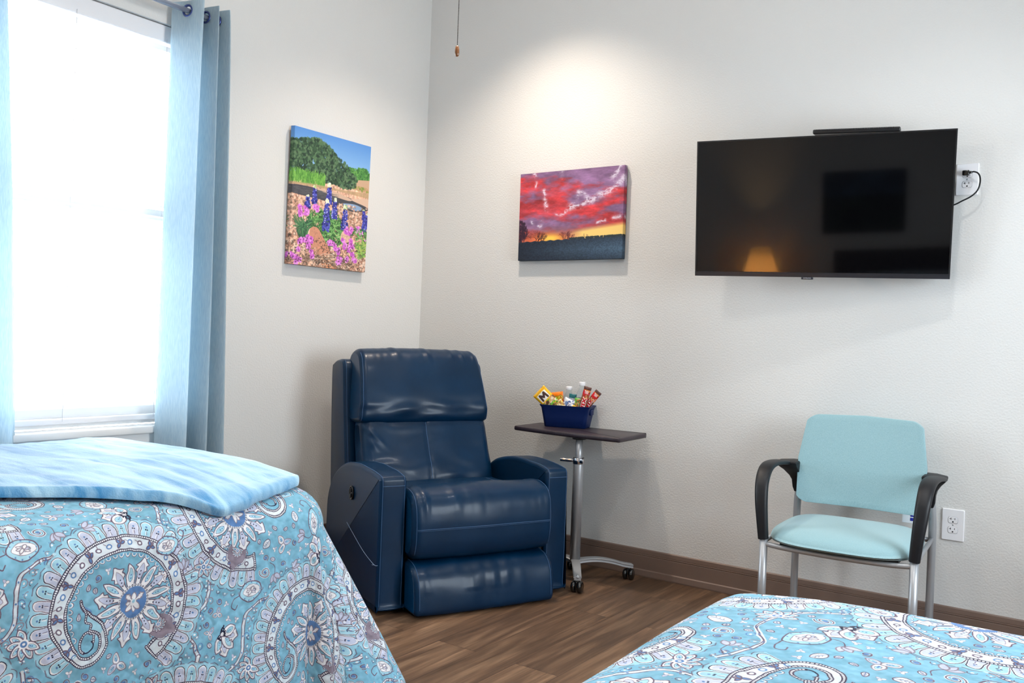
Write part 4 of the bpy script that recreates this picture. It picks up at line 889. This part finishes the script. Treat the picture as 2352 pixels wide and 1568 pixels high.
def wrapper(label, kind, x, y, z, w, h, t, roll, tilt, yaw=0., cat='snack', ends=True):
    """pillow pack with crimped ends, drawn print on its face; origin low in the bin"""
    nu, nv = 16, 22; V, U, F = [], [], []
    for side in (1, -1):
        for j in range(nv+1):
            for i in range(nu+1):
                u, v = i/nu, j/nv; e = min(1, min(v, 1-v)/.11); puff = (math.sin(PI*u)**.5)*(1-(1-e)**2)
                V.append(Vector(((u-.5)*w*(1-.05*math.sin(PI*v)), -side*(t*.5*puff+.0004)+.0016*noise.noise((u*4, v*5, side+len(kind))), (v-.5)*h+(.0016*((i % 2)-.5)*2 if j in (0, nv) else 0)))); U.append((u if side == 1 else 1-u, v))
    m = (nu+1)*(nv+1); k = lambda s, i, j: s*m+j*(nu+1)+i
    for j in range(nv):
        for i in range(nu): F.append((k(0, i, j), k(0, i+1, j), k(0, i+1, j+1), k(0, i, j+1))); F.append((k(1, i, j), k(1, i, j+1), k(1, i+1, j+1), k(1, i+1, j)))
    ed = [(i, 0) for i in range(nu)]+[(nu, j) for j in range(nv)]+[(i, nv) for i in range(nu, 0, -1)]+[(0, j) for j in range(nv, 0, -1)]
    for a, b in zip(ed, ed[1:]+ed[:1]): F.append((k(0, *b), k(0, *a), k(1, *a), k(1, *b)))
    mat = bpy.data.materials.get('wrap_'+kind) or img_mat('wrap_'+kind, wrapper_art(kind), .33, spec=.5)
    o = mesh('snack_packet', V, F, mat, None, True, U)
    o.matrix_world = Matrix.Translation(bworld(x, y, z)) @ Matrix.Rotation(BA+yaw, 4, 'Z') @ Matrix.Rotation(tilt, 4, 'X') @ Matrix.Rotation(roll, 4, 'Y')
    return tag(o, label, cat, 'snacks in the navy bin')
wrapper('yellow snack pouch with brown letter panel, leaning out at the left of the bin', 'yellow', -.100, -.054, .138, .080, .108, .016, -.86, -.03)
wrapper('orange snack pouch with yellow lettering behind the yellow pouch', 'orange', -.050, -.014, .118, .068, .106, .016, -.16, .05)
wrapper('small tan speckled packet to the right of the yellow pouch', 'cream', -.022, -.040, .090, .050, .090, .012, -.62, -.05)
wrapper('tall caramel bar wrapper with red letters at the right end of the bin', 'caramel', .092, -.046, .134, .038, .148, .014, .24, -.01, cat='snack')
wrapper('caramel bar wrapper leaning out to the right behind the lettered one', 'caramel_back', .120, -.026, .134, .036, .130, .012, .66, .0)
wrapper('green snack packet left of the tall caramel bar wrapper', 'green', .056, -.027, .098, .040, .098, .012, .10, 0)
wrapper('white and blue packet standing behind the tan packet', 'blue', .000, -.026, .098, .056, .090, .012, .42, .05)
wrapper('grey packet with a teal top band, in the middle of the bin', 'teal', .022, -.013, .116, .038, .100, .005, .10, 0)
wrapper('silver and yellow packet at the front middle of the bin', 'silver', .024, -.058, .084, .050, .072, .010, .42, -.06)
def bottle(label, x, y, h):
    p = bworld(x, y, .0045); b = empty('water_bottle', tuple(p), BA, label, 'bottle', 'water bottles in the navy bin'); s = h/.205
    prof = [(.002, 0), (.026, .0), (.030, .004), (.0305, .02), (.029, .03), (.0305, .04), (.029, .055), (.0305, .07), (.0305, .125), (.029, .14), (.022, .158), (.0145, .172), (.0115, .178), (.0115, .182), (.0145, .183), (.0145, .186)]
    MB().lathe([(r, z*s) for r, z in prof], (0, 0, 0), 28).build('bottle_body', M_PET, b)
    MB().lathe([(.0308, .078*s), (.0309, .079*s), (.0309, .128*s), (.0308, .129*s)], (0, 0, 0), 28, caps=False).build('label_band', M_BLABEL, b)
    MB().lathe([(.0155, .186*s), (.0158, .188*s), (.0158, .200*s), (.0145, .2035*s), (.002, .204*s)], (0, 0, 0), 32).build('cap', M_PLATE, b)
M_PET = clear_mat('clear_bottle_plastic', (244, 250, 252), 1.12, .03); M_BLABEL = pm('blue_white_label', (168, 192, 226), .4, var=(30, .35, (1, 1, 2)))
bottle('clear water bottle with white cap, shorter one behind the orange pouch and grey packet', -.004, .024, .196); bottle('clear water bottle with white cap, taller one behind the caramel bar wrapper', .062, .024, .222)
# ------------------------------------------------------------------ aqua armchair
def superell(hx, hy, p, n, k=1.):
    return [(math.copysign(abs(math.cos(a))**(2/p), math.cos(a))*hx*k, math.copysign(abs(math.sin(a))**(2/p), math.sin(a))*hy*k) for a in [2*PI*i/n for i in range(n)]]
def chair():
    C = empty('armchair', (2.512, -.362, 0), .05, 'aqua fabric armchair with curved black arms and grey legs against the wall below the television', 'chair')
    fy, ry, hx = -.238, .238, .258
    for s in (-1, 1):
        MB().tube([(s*hx, fy, 0), (s*hx, fy, .43)], .0148, 18).build('leg', M_SILVER, C)
        l = MB().tube(smooth([(s*hx, ry, 0), (s*hx, ry, .25), (s*hx, ry, .44), (s*(hx-.004), ry-.004, .52), (s*(hx-.012), ry-.008, .58), (s*(hx-.016), ry+.0, .655)], 6), .0148, 18).build('leg', M_SILVER, C)
        MB().tube([(s*hx, fy, .398), (s*hx, ry, .404)], .0085, 12).build('side_rail', M_SILVER, C)
    MB().tube(smooth([(-hx, fy, .392), (-.17, fy-.004, .386), (0, fy-.006, .383), (.17, fy-.004, .386), (hx, fy, .392)], 6), .0095, 14).build('front_rail', M_SILVER, C)
    MB().tube([(-hx, ry, .40), (hx, ry, .40)], .0095, 14).build('rear_rail', M_SILVER, C)
    # seat
    R = []; n = 72; cy = -.028
    def ring(k, z, dz=0):
        out = []
        for x, y in superell(.258, .242, 4.2, n):
            t = (y+.242)/.484; xx = x*(.97+.03*(1-t)); yy = y*1.0-(.020*(1-(x/.258)**2) if y < 0 else 0)
            front = max(0, -y/.242); sag = -.016*front**4*(1 if dz else 0)
            out.append((xx*k, yy*k+cy, z+sag*k**6))
        return out
    R.append(ring(.93, .400)); R.append(ring(.985, .405)); R.append(ring(1., .414))
    for k, z in ((1.0, .422), (.985, .433), (.955, .442), (.91, .449), (.84, .455), (.72, .460), (.55, .464), (.35, .466), (.15, .467), (.02, .467)): R.append(ring(k, z, 1))
    st = MB().rings(R).build('seat', M_CHAIR, C)
    MB().rbox((0, cy+.0, .392), (.205, .19, .009), .006, 2).build('seat_pan', M_BLACK, C)
    # back
    m = MB().rbox((0, 0, 0), (1, 1, 1), .12, 9); V = []
    for u, t, w in m.v:                                     # u across, t thickness, w height
        v = (w+1)/2; zz = .502+.356*v; f = 1-.085*abs(w)**9; g = 1-.05*abs(u)**9
        half = (.236+.012*math.sin(PI*(1-v)*.9)*.9-.014*v)*f; zz = .68+(zz-.68)*g
        th = .021*(1-.25*max(abs(u), abs(w))**6)
        y = .156+.080*v-.030*abs(u)**2.2+t*th-(.006*(1-u*u)*(1-w*w) if t < 0 else 0)
        V.append((u*half, y, zz+.004*(1-u*u)))
    bk = mesh('backrest', V, m.f, M_CHAIR, C)
    # welt along the rim of the back
    # arms
    for s in (-1, 1):
        K = smooth([(.075, .652, .262, .030, .010), (.115, .655, .274, .033, .010), (.085, .660, .281, .031, .010)][:0]+[(.118, .655, .284, .032, .0095), (.05, .664, .285, .030, .010), (-.05, .671, .284, .028, .0105), (-.13, .668, .282, .027, .012), (-.185, .648, .280, .026, .014), (-.222, .606, .277, .0245, .016), (-.238, .548, .272, .023, .017), (-.243, .48, .265, .0205, .0175), (-.240, .41, .2585, .0185, .0185)], 6); P = [Vector((s*k[2], k[0], k[1])) for k in K]; R = []
        for i, k in enumerate(K):
            t = (P[min(i+1, len(P)-1)]-P[max(i-1, 0)]).normalized(); a = Vector((1, 0, 0)); b = a.cross(t).normalized(); a = t.cross(b)
            R.append([P[i]+a*(math.copysign(abs(math.cos(q))**.7, math.cos(q))*k[3])+b*(math.copysign(abs(math.sin(q))**.7, math.sin(q))*k[4]) for q in [2*PI*j/24 for j in range(24)]])
        am = MB().rings(R).build('arm', M_BLACK, C, angle=55)
        # inner bracket that grips the upright
        br = []
        for z, x0, x1, y0, y1 in ((.530, .233, .262, .195, .232), (.55, .232, .268, .188, .236), (.58, .231, .270, .180, .238), (.60, .230, .276, .160, .236), (.625, .230, .292, .130, .232), (.645, .230, .310, .095, .225), (.658, .230, .314, .085, .215), (.664, .233, .312, .088, .21)):
            br.append([(s*x0, y0, z), (s*x0, y1, z), (s*(x0+x1)/2, y1, z), (s*x1, y1*.6+y0*.4, z), (s*x1, y0, z), (s*(x0+x1)/2, y0-.002, z)])
        bevel(MB().rings(br).build('arm_bracket', M_BLACK, am), .003, 2)
    tg = MB().rbox((.176, .200, .482), (.022, .0008, .020), .0007, 1).build('care_tag', M_PLATE, C)
    MB().rbox((.190, .1985, .490), (.007, .0005, .003), .0004, 1).rbox((.190, .1985, .477), (.007, .0005, .006), .0004, 1).build('tag_print', pm('tag_ink_blue', (20, 28, 150), .6), tg)
chair()

# ------------------------------------------------------------------ television on a swing arm
def television():
    yaw, t, ro = .1755, .1337, -.0091; c = Vector((2.2957, -.2, 1.7036)); r = Vector((math.cos(yaw), math.sin(yaw), 0)); n = Vector((math.sin(yaw), -math.cos(yaw), 0)); u = Vector((0, 0, 1))*math.cos(t)+n*math.sin(t)
    r2 = r*math.cos(ro)+u*math.sin(ro); u2 = u*math.cos(ro)-r*math.sin(ro); back = u2.cross(r2)*-1; back = r2.cross(u2)*-1
    T = empty('television', tuple(c), 0, 'large black flat television tilted out from the back wall on an arm mount', 'television'); T.matrix_world = Matrix((( r2.x, back.x, u2.x, c.x), (r2.y, back.y, u2.y, c.y), (r2.z, back.z, u2.z, c.z), (0, 0, 0, 1)))
    W, Hh = .998/2, .574/2
    MB().rbox((0, .012, 0), (W, .011, Hh), .003, 2).build('slim_case', M_TVBODY, T)
    MB().rbox((0, .042, -.04), (W*.80, .022, Hh*.72), .012, 3).build('rear_housing', M_TVBODY, T)
    MB().box(-W+.006, -.0004, -Hh+.020, W-.006, .002, Hh-.006).build('screen', M_SCREEN, T, smooth=False)
    bz = MB().box(-W, -.002, -Hh, W, .004, -Hh+.0185).build('bottom_bezel', M_BEZEL, T, smooth=False)
    for x0, z0, x1, z1 in ((-W, -Hh+.0185, -W+.0055, Hh), (W-.0055, -Hh+.0185, W, Hh), (-W+.0055, Hh-.0055, W-.0055, Hh)): MB().box(x0, -.0015, z0, x1, .004, z1).build('edge_trim', M_TVBODY, T, smooth=False)
    tb = MB().rbox((-.031, .001, -Hh-.004), (.0235, .0045, .0055), .002, 2).build('sensor_tab', M_BEZEL, bz)
    cu = bpy.data.curves.new('maker_letters', 'FONT'); cu.body = 'SAMSUNG'; cu.size = .0068; cu.align_x = 'CENTER'; cu.align_y = 'CENTER'; cu.extrude = .0002
    q = bpy.data.objects.new('maker_letters', cu); COL.objects.link(q); dg = bpy.context.evaluated_depsgraph_get(); me = bpy.data.meshes.new_from_object(q.evaluated_get(dg)); bpy.data.objects.remove(q)
    L = put('maker_letters', me, pm('tv_letter_grey', (196, 196, 204), .4), tb, smooth=False); L.matrix_local = Matrix.Translation((-.031, -.0038, -Hh-.004)) @ Matrix.Rotation(PI/2, 4, 'X')
    # mount: wall plate and two arm links in room space
    inv = T.matrix_world.inverted(); w2 = lambda p: inv @ Vector(p)
    a, b, d = w2((2.335, -.016, 1.69)), w2((2.20, -.085, 1.69)), Vector((0, .064, -.02))
    m = MB(); m.tube([a, b], .014, 10); m.tube([b, d], .014, 10); m.rbox(d+Vector((0, .0, 0)), (.06, .004, .06), .003, 2); wm = m.build('swing_arm', M_BLACK, T)
    v = [w2((2.335+x, -.004+y, 1.69+z)) for x in (-.035, .035) for y in (-.012, .003) for z in (-.11, .11)]
    MB().add(v, [(0, 1, 3, 2), (4, 6, 7, 5), (0, 4, 5, 1), (2, 3, 7, 6), (0, 2, 6, 4), (1, 5, 7, 3)]).build('wall_plate', M_BLACK, wm, smooth=False)
    # slim box lying on the top edge
    B = empty('media_box', (0, 0, 0), label='slim black perforated box sitting on the top edge of the television', cat='media box'); B.matrix_world = T.matrix_world @ Matrix.Translation((.135, .02, Hh+.0028)) @ Matrix.Rotation(.015, 4, 'Y')
    k = MB().rbox((0, .02, .0095), (.163, .045, .0088), .005, 3).build('box_case', M_TVBODY, B); g = MB()
    for i in range(46): g.rbox((-.150+.0064*i, -.0256, .0145), (.0018, .0012, .0028), .0008, 1)
    for i in range(46): g.rbox((-.150+.0064*i, .0, .0184), (.0018, .016, .0008), .0006, 1)
    g.build('vent_ribs', M_BLACK, k)
M_SCREEN = pm('tv_screen', (5, 5, 7), .05, spec=.40)
television()

# ------------------------------------------------------------------ outlets and the cord
def outlet(x, z, label):
    o = empty('outlet', (x, 0, z), label=label, cat='outlet')
    P = rrect(.0397, .0619, .003, 3)
    MB().rings([[(a*k, y, b*k2) for a, b in P] for y, k, k2 in ((-.0002, 1, 1), (-.0025, 1, 1), (-.0058, .965, .977), (-.0064, .95, .967), (-.0064, .3, .3))]).build('cover_plate', M_PLATE, o, angle=25)
    MB().lathe([(.0002, -.0072), (.0028, -.0070), (.0032, -.0062)], (0, 0, 0), 14, 'y').build('plate_screw', M_SILVER, o)
    for s in (1, -1):
        P2 = [(a, b) for a, b in superell(.0172, .0150, 3.0, 40)]; P2 = [(a, max(-.0125, min(.0125, b))) for a, b in P2]
        rc = MB().rings([[(a*k, y, s*.0195+b*k) for a, b in P2] for y, k in ((-.006, 1), (-.0072, .99), (-.0078, .96), (-.0078, .3))]).build('receptacle', M_PLATE, o, angle=30)
        MB().rings([[(a*k, y, s*.0195+b*k) for a, b in P2] for y, k in ((-.0062, 1.055), (-.0068, 1.055), (-.0068, 1.0))], caps=False).build('receptacle_gap', pm('gap_grey', (150, 150, 156), .6) if 'gap_grey' not in bpy.data.materials else bpy.data.materials['gap_grey'], rc)
        for q in (MB().box(-.0085, -.0081, s*.0195+.0005, -.0062, -.0074, s*.0195+.0085).box(-.0125, -.0081, s*.0195+.0035, -.0085, -.0074, s*.0195+.0052), MB().box(.0056, -.0081, s*.0195+.0015, .0076, -.0074, s*.0195+.0080), MB().lathe([(.0003, -.0081), (.0029, -.0081), (.0029, -.0074)], (0, 0, s*.0195-.0070), 14, 'y')): q.build('slot', M_SLOT, rc, smooth=False)
    return o
outlet(2.8135, .4515, 'white wall outlet low on the wall to the right of the aqua chair'); outlet(2.8150, 1.812, 'white wall outlet beside the right edge of the television, with a black plug in it')
pc = empty('power_cord', (2.8150, -.0085, 1.833), label='black cord plugged into the upper outlet, looping behind the television', cat='cord')
MB().tube(smooth([(.016, -.018, .002), (.026, -.022, .003), (.040, -.024, -.004), (.048, -.026, -.020), (.049, -.027, -.044), (.041, -.028, -.072), (.020, -.030, -.094), (-.010, -.032, -.110), (-.04, -.030, -.124), (-.10, -.03, -.14), (-.20, -.04, -.14)], 8), .0029, 10).build('cable', M_BLACK, pc)
pl = MB().rbox((-.003, -.0125, .0015), (.0130, .0120, .0105), .005, 3).tube([(.005, -.0165, .002), (.020, -.0195, .0022)], [.0065, .004], 12).build('plug', M_GLOSSBLK, pc)

# ------------------------------------------------------------------ canvases
def canvas(label, W, Hh, D, art, loc, rz, tilt):
    e = .0015; wx, wz = W/2, Hh/2; V, U, F = [], [], []
    def quad(P, uv): n = len(V); V.extend(P); U.extend(uv); F.append((n, n+1, n+2, n+3))
    g = 10; 
    quad([(-wx+e, 0, -wz+e), (wx-e, 0, -wz+e), (wx-e, 0, wz-e), (-wx+e, 0, wz-e)], [(.01, .01), (.99, .01), (.99, .99), (.01, .99)])
    d = .028
    quad([(-wx, e, -wz+e), (-wx+e, 0, -wz+e), (-wx+e, 0, wz-e), (-wx, e, wz-e)], [(.012, .01), (.01, .01), (.01, .99), (.012, .99)]); quad([(-wx, D, -wz), (-wx, e, -wz+e), (-wx, e, wz-e), (-wx, D, wz)], [(.05, .01), (.012, .01), (.012, .99), (.05, .99)])
    quad([(wx-e, 0, -wz+e), (wx, e, -wz+e), (wx, e, wz-e), (wx-e, 0, wz-e)], [(.99, .01), (.988, .01), (.988, .99), (.99, .99)]); quad([(wx, e, -wz+e), (wx, D, -wz), (wx, D, wz), (wx, e, wz-e)], [(.988, .01), (.95, .01), (.95, .99), (.988, .99)])
    quad([(-wx+e, 0, wz-e), (wx-e, 0, wz-e), (wx, D, wz), (-wx, D, wz)], [(.01, .99), (.99, .99), (.99, .96), (.01, .96)]); quad([(-wx, D, -wz), (wx, D, -wz), (wx-e, 0, -wz+e), (-wx+e, 0, -wz+e)], [(.01, .04), (.99, .04), (.99, .01), (.01, .01)])
    quad([(wx, D, -wz), (-wx, D, -wz), (-wx, D, wz), (wx, D, wz)], [(.02, .02)]*4)
    o = mesh('canvas_picture', V, F, img_mat('print_'+label.split()[2], art, .65, (700, .12, .0006), .25), None, False, U)
    o.matrix_world = Matrix.Translation(loc) @ Matrix.Rotation(rz, 4, 'Z') @ Matrix.Rotation(tilt, 4, 'X') @ Matrix.Translation((0, -D, Hh/2)); return tag(o, label, 'picture')
canvas('tall canvas bluebonnet picture with creek and pink flowers on the window wall', .519, .666, .028, bluebonnet_art(1, 1), (.003, -.751, 1.4375), PI/2, .018)
canvas('wide canvas sunset picture with red clouds and bare trees on the back wall', .6195, .459, .028, sunset_art(1, 1), (1.0046, -.003, 1.5294), 0, .011)

# ------------------------------------------------------------------ ceiling fan whose pull chain hangs into view
def fan():
    x, y = 1.571, -1.671; Fn = empty('ceiling_fan', (x, y, H), .3, 'bronze ceiling fan whose beaded pull chain with wooden knob hangs into view at the top', 'ceiling fan')
    Mb = pm('fan_bronze', (58, 44, 36), .35, metal=.6); Mw = pm('fan_blade_wood', (92, 62, 42), .45, var=(5, .25, (1, 8, 1))); Mg = pm('fan_glass_bowl', (250, 240, 224), .4, emit=((255, 226, 190), 2.5))
    MB().lathe([(.002, 0), (.07, 0), (.07, -.02), (.03, -.06), (.014, -.06), (.014, -.30), (.002, -.30)], (0, 0, 0), 28).build('downrod', Mb, Fn)
    MB().lathe([(.014, -.28), (.05, -.30), (.11, -.32), (.13, -.36), (.13, -.42), (.10, -.46), (.06, -.48), (.06, -.52), (.10, -.53), (.11, -.545), (.002, -.545)], (0, 0, 0), 36).build('motor_housing', Mb, Fn)
    MB().lathe([(.108, -.545), (.12, -.56), (.115, -.60), (.09, -.635), (.05, -.655), (.002, -.66)], (0, 0, 0), 36).build('glass_bowl', Mg, Fn)
    for k in range(5):
        a = 2*PI*k/5; b = MB().rings(prism(outline([(.20, -.05), (.35, -.066), (.60, -.07), (.655, -.045), (.66, 0), (.655, .045), (.60, .07), (.35, .066), (.20, .05)], 4), -.440, -.430, .003, 2)).rbox((.155, 0, -.435), (.075, .018, .006), .004, 2)
        q = Matrix.Rotation(a, 3, 'Z') @ Matrix.Translation((0, 0, -.435)).to_3x3() @ Matrix.Rotation(0, 3, 'X'); b.v = [tuple(Matrix.Rotation(a, 3, 'Z') @ (Matrix.Rotation(.2, 3, 'X') @ (Vector(p)+Vector((0, 0, .435)))-Vector((0, 0, .435)))) for p in b.v]; b.build('blade', Mw, Fn)
    kz = 2.028-H; ch = MB(); z = kz+.0175; cx, cy = -.0, 0.
    top = -.655
    while z < top:
        ch.lathe([(.0004, -.0016), (.0014, -.0010), (.0017, 0), (.0014, .0010), (.0004, .0016)], (0, 0, z), 8); z += .0047
    ch.tube([(0, 0, kz+.016), (0, 0, top)], .0005, 5); c = ch.build('pull_chain', pm('chain_bronze', (52, 44, 40), .35, metal=.7), Fn)
    MB().lathe([(.0015, .0175), (.0042, .0165), (.0058, .012), (.0072, .003), (.0076, -.004), (.0070, -.011), (.0052, -.0155), (.0030, -.0172), (.0012, -.0176)], (0, 0, kz), 24).build('pull_knob', pm('knob_walnut', (138, 88, 50), .3, coat=.4, var=(60, .35, (6, 6, .6))), c)
fan()
def downlight(x, y):
    d = empty('downlight', (x, y, H), label='white round recessed downlight in the ceiling', cat='ceiling light', group='recessed ceiling lights')
    MB().lathe([(.062, -.0005), (.062, -.004), (.085, -.007), (.092, -.004), (.093, -.0005)], (0, 0, 0), 40, caps=False).build('trim_ring', M_PLATE, d)
    MB().lathe([(.002, -.0012), (.062, -.0012)], (0, 0, 0), 40, caps=False).build('lens', pm('lens_glow', (255, 244, 228), .5, emit=((255, 238, 214), 3)) if 'lens_glow' not in bpy.data.materials else bpy.data.materials['lens_glow'], d)

# ------------------------------------------------------------------ behind the camera, seen only mirrored in the screen
def lamp():
    N = empty('nightstand', (2.11, -4.11, 0), label='low dark nightstand between the two beds', cat='nightstand')
    bevel(MB().box(-.22, -.18, .05, .22, .18, .405).build('cabinet_body', M_HEAD, N), .004); bevel(MB().box(-.235, -.195, .405, .235, .195, .425).build('cabinet_top', M_HEAD, N), .004)
    for sx in (-.19, .19):
        for sy in (-.15, .15): MB().box(sx-.02, sy-.02, 0, sx+.02, sy+.02, .05).build('leg', M_HEAD, N, smooth=False)
    d = bevel(MB().box(-.20, .18, .07, .20, .195, .385).build('drawer', M_HEAD, N), .003); MB().lathe([(.002, .215), (.012, .212), (.010, .202), (.006, .195)], (0, 0, .2), 16, 'y').build('knob', M_CHROME, d)
    L = empty('table_lamp', (2.11, -4.11, .425), label='lit table lamp with cream shade between the beds, mirrored in the television', cat='lamp')
    MB().lathe([(.002, 0), (.08, 0), (.08, .012), (.03, .02), (.02, .05), (.04, .11), (.045, .15), (.02, .20), (.008, .22), (.008, .30)], (0, 0, 0), 30).build('base', M_CHROME, L)
    MB().lathe([(.172, .205), (.075, .505), (.073, .505), (.170, .205)], (0, 0, 0), 44, caps=False).build('shade', M_SHADE, L)
M_SHADE = cloth_mat('lamp_shade_linen', (236, 214, 176), (240, 220, 186), (200, 200, 200), .7, .9, 0); M_SHADE.node_tree.nodes['Principled BSDF'].inputs['Emission Color'].default_value = (1, .5, .16, 1); M_SHADE.node_tree.nodes['Principled BSDF'].inputs['Emission Strength'].default_value = 6
lamp()
ART3 = Art(.9, .7, 200, (26, 40, 30)); 
ART3.a[:] = (np.array([30, 46, 30])*(.4+.9*fbm(ART3.W, ART3.H, 8, 4, 77)[..., None])/255).astype(np.float32); ART3.a[ART3.H*6//10:] = (np.array([60, 84, 110])*(.5+.7*fbm(ART3.W, ART3.H, 6, 4, 78)[ART3.H*6//10:, :, None])/255).astype(np.float32)
canvas('dark canvas landscape picture hung above the head of the right bed', .65, .52, .028, ART3, (2.95, Y0+.003, 1.0), PI, .01)
# ------------------------------------------------------------------ light
def light(name, kind, loc, e, col, size=.1, rot=(0, 0, 0), **k):
    d = bpy.data.lights.new(name, kind); d.energy = e; d.color = col
    if kind == 'AREA': d.size = size
    else: d.shadow_soft_size = size
    for a, b in k.items(): setattr(d, a, b)
    o = bpy.data.objects.new(name, d); COL.objects.link(o); o.location = loc; o.rotation_euler = rot; return o
WARM, NEUT = (1, .85, .70), (1, .99, .97)
for x, y, e, c in ((.94, -.64, 148, WARM), (2.75, -1.0, 55, NEUT), (.92, -3.3, 70, NEUT), (3.25, -2.6, 150, NEUT)):  # the last one is unseen, added over the right bed to brighten it
    downlight(x, y); light('downlight_lamp', 'SPOT', (x, y, H-.012), e, c, .05, spot_size=math.radians(112), spot_blend=.85)
light('fan_lamp', 'POINT', (1.571, -1.671, H-.74), 20, (1, .96, .90), .10)
light('bedside_bulb', 'POINT', (2.11, -4.11, .425+.33), 80, (1, .62, .25), .035)
wd = bpy.data.worlds.new('daylight'); SC.world = wd; wd.use_nodes = True; bg = wd.node_tree.nodes['Background']; bg.inputs[0].default_value = (.86, .965, 1.04, 1); bg.inputs[1].default_value = 18
p = light('window_portal', 'AREA', (-.20, (WY0+WY1)/2, (WZ0+WZ1)/2), 1, (1, 1, 1), WY1-WY0, (0, -PI/2, 0), shape='RECTANGLE'); p.data.size = WZ1-WZ0; p.data.size_y = WY1-WY0; p.data.cycles.is_portal = True
p = light('window_portal', 'AREA', (X1+.2, (RY0+RY1)/2, (RZ0+RZ1)/2), 1, (1, 1, 1), 1, (0, PI/2, 0), shape='RECTANGLE'); p.data.size = RZ1-RZ0; p.data.size_y = RY1-RY0; p.data.cycles.is_portal = True

# ------------------------------------------------------------------ camera
f, yaw, pit, rol, cx, cy, cz = 2013.6776, .6121, -.004, .0385, 3.3533, -3.8429, 1.1204
fw = Vector((-math.sin(yaw)*math.cos(pit), math.cos(yaw)*math.cos(pit), math.sin(pit))); r = Vector((math.cos(yaw), math.sin(yaw), 0)); up = r.cross(fw)
r2 = r*math.cos(rol)+up*math.sin(rol); u2 = up*math.cos(rol)-r*math.sin(rol)
cd = bpy.data.cameras.new('camera'); cd.sensor_fit = 'HORIZONTAL'; cd.sensor_width = 36; cd.lens = 36*f/2352; cd.clip_start = .05
co = bpy.data.objects.new('camera', cd); COL.objects.link(co); co.matrix_world = Matrix(((r2.x, u2.x, -fw.x, cx), (r2.y, u2.y, -fw.y, cy), (r2.z, u2.z, -fw.z, cz), (0, 0, 0, 1))); SC.camera = co
vs = SC.view_settings; SC.display_settings.display_device = 'sRGB'; vs.view_transform = 'Standard'; vs.look = 'None'; vs.gamma = 1; vs.use_curve_mapping = False; vs.exposure = .02
SC.cycles.max_bounces = 8; SC.cycles.diffuse_bounces = 5; SC.cycles.glossy_bounces = 4; SC.cycles.transmission_bounces = 8; SC.cycles.transparent_max_bounces = 10; SC.cycles.sample_clamp_indirect = 6; SC.cycles.caustics_reflective = False; SC.cycles.caustics_refractive = False
SC.cycles.use_denoising = True
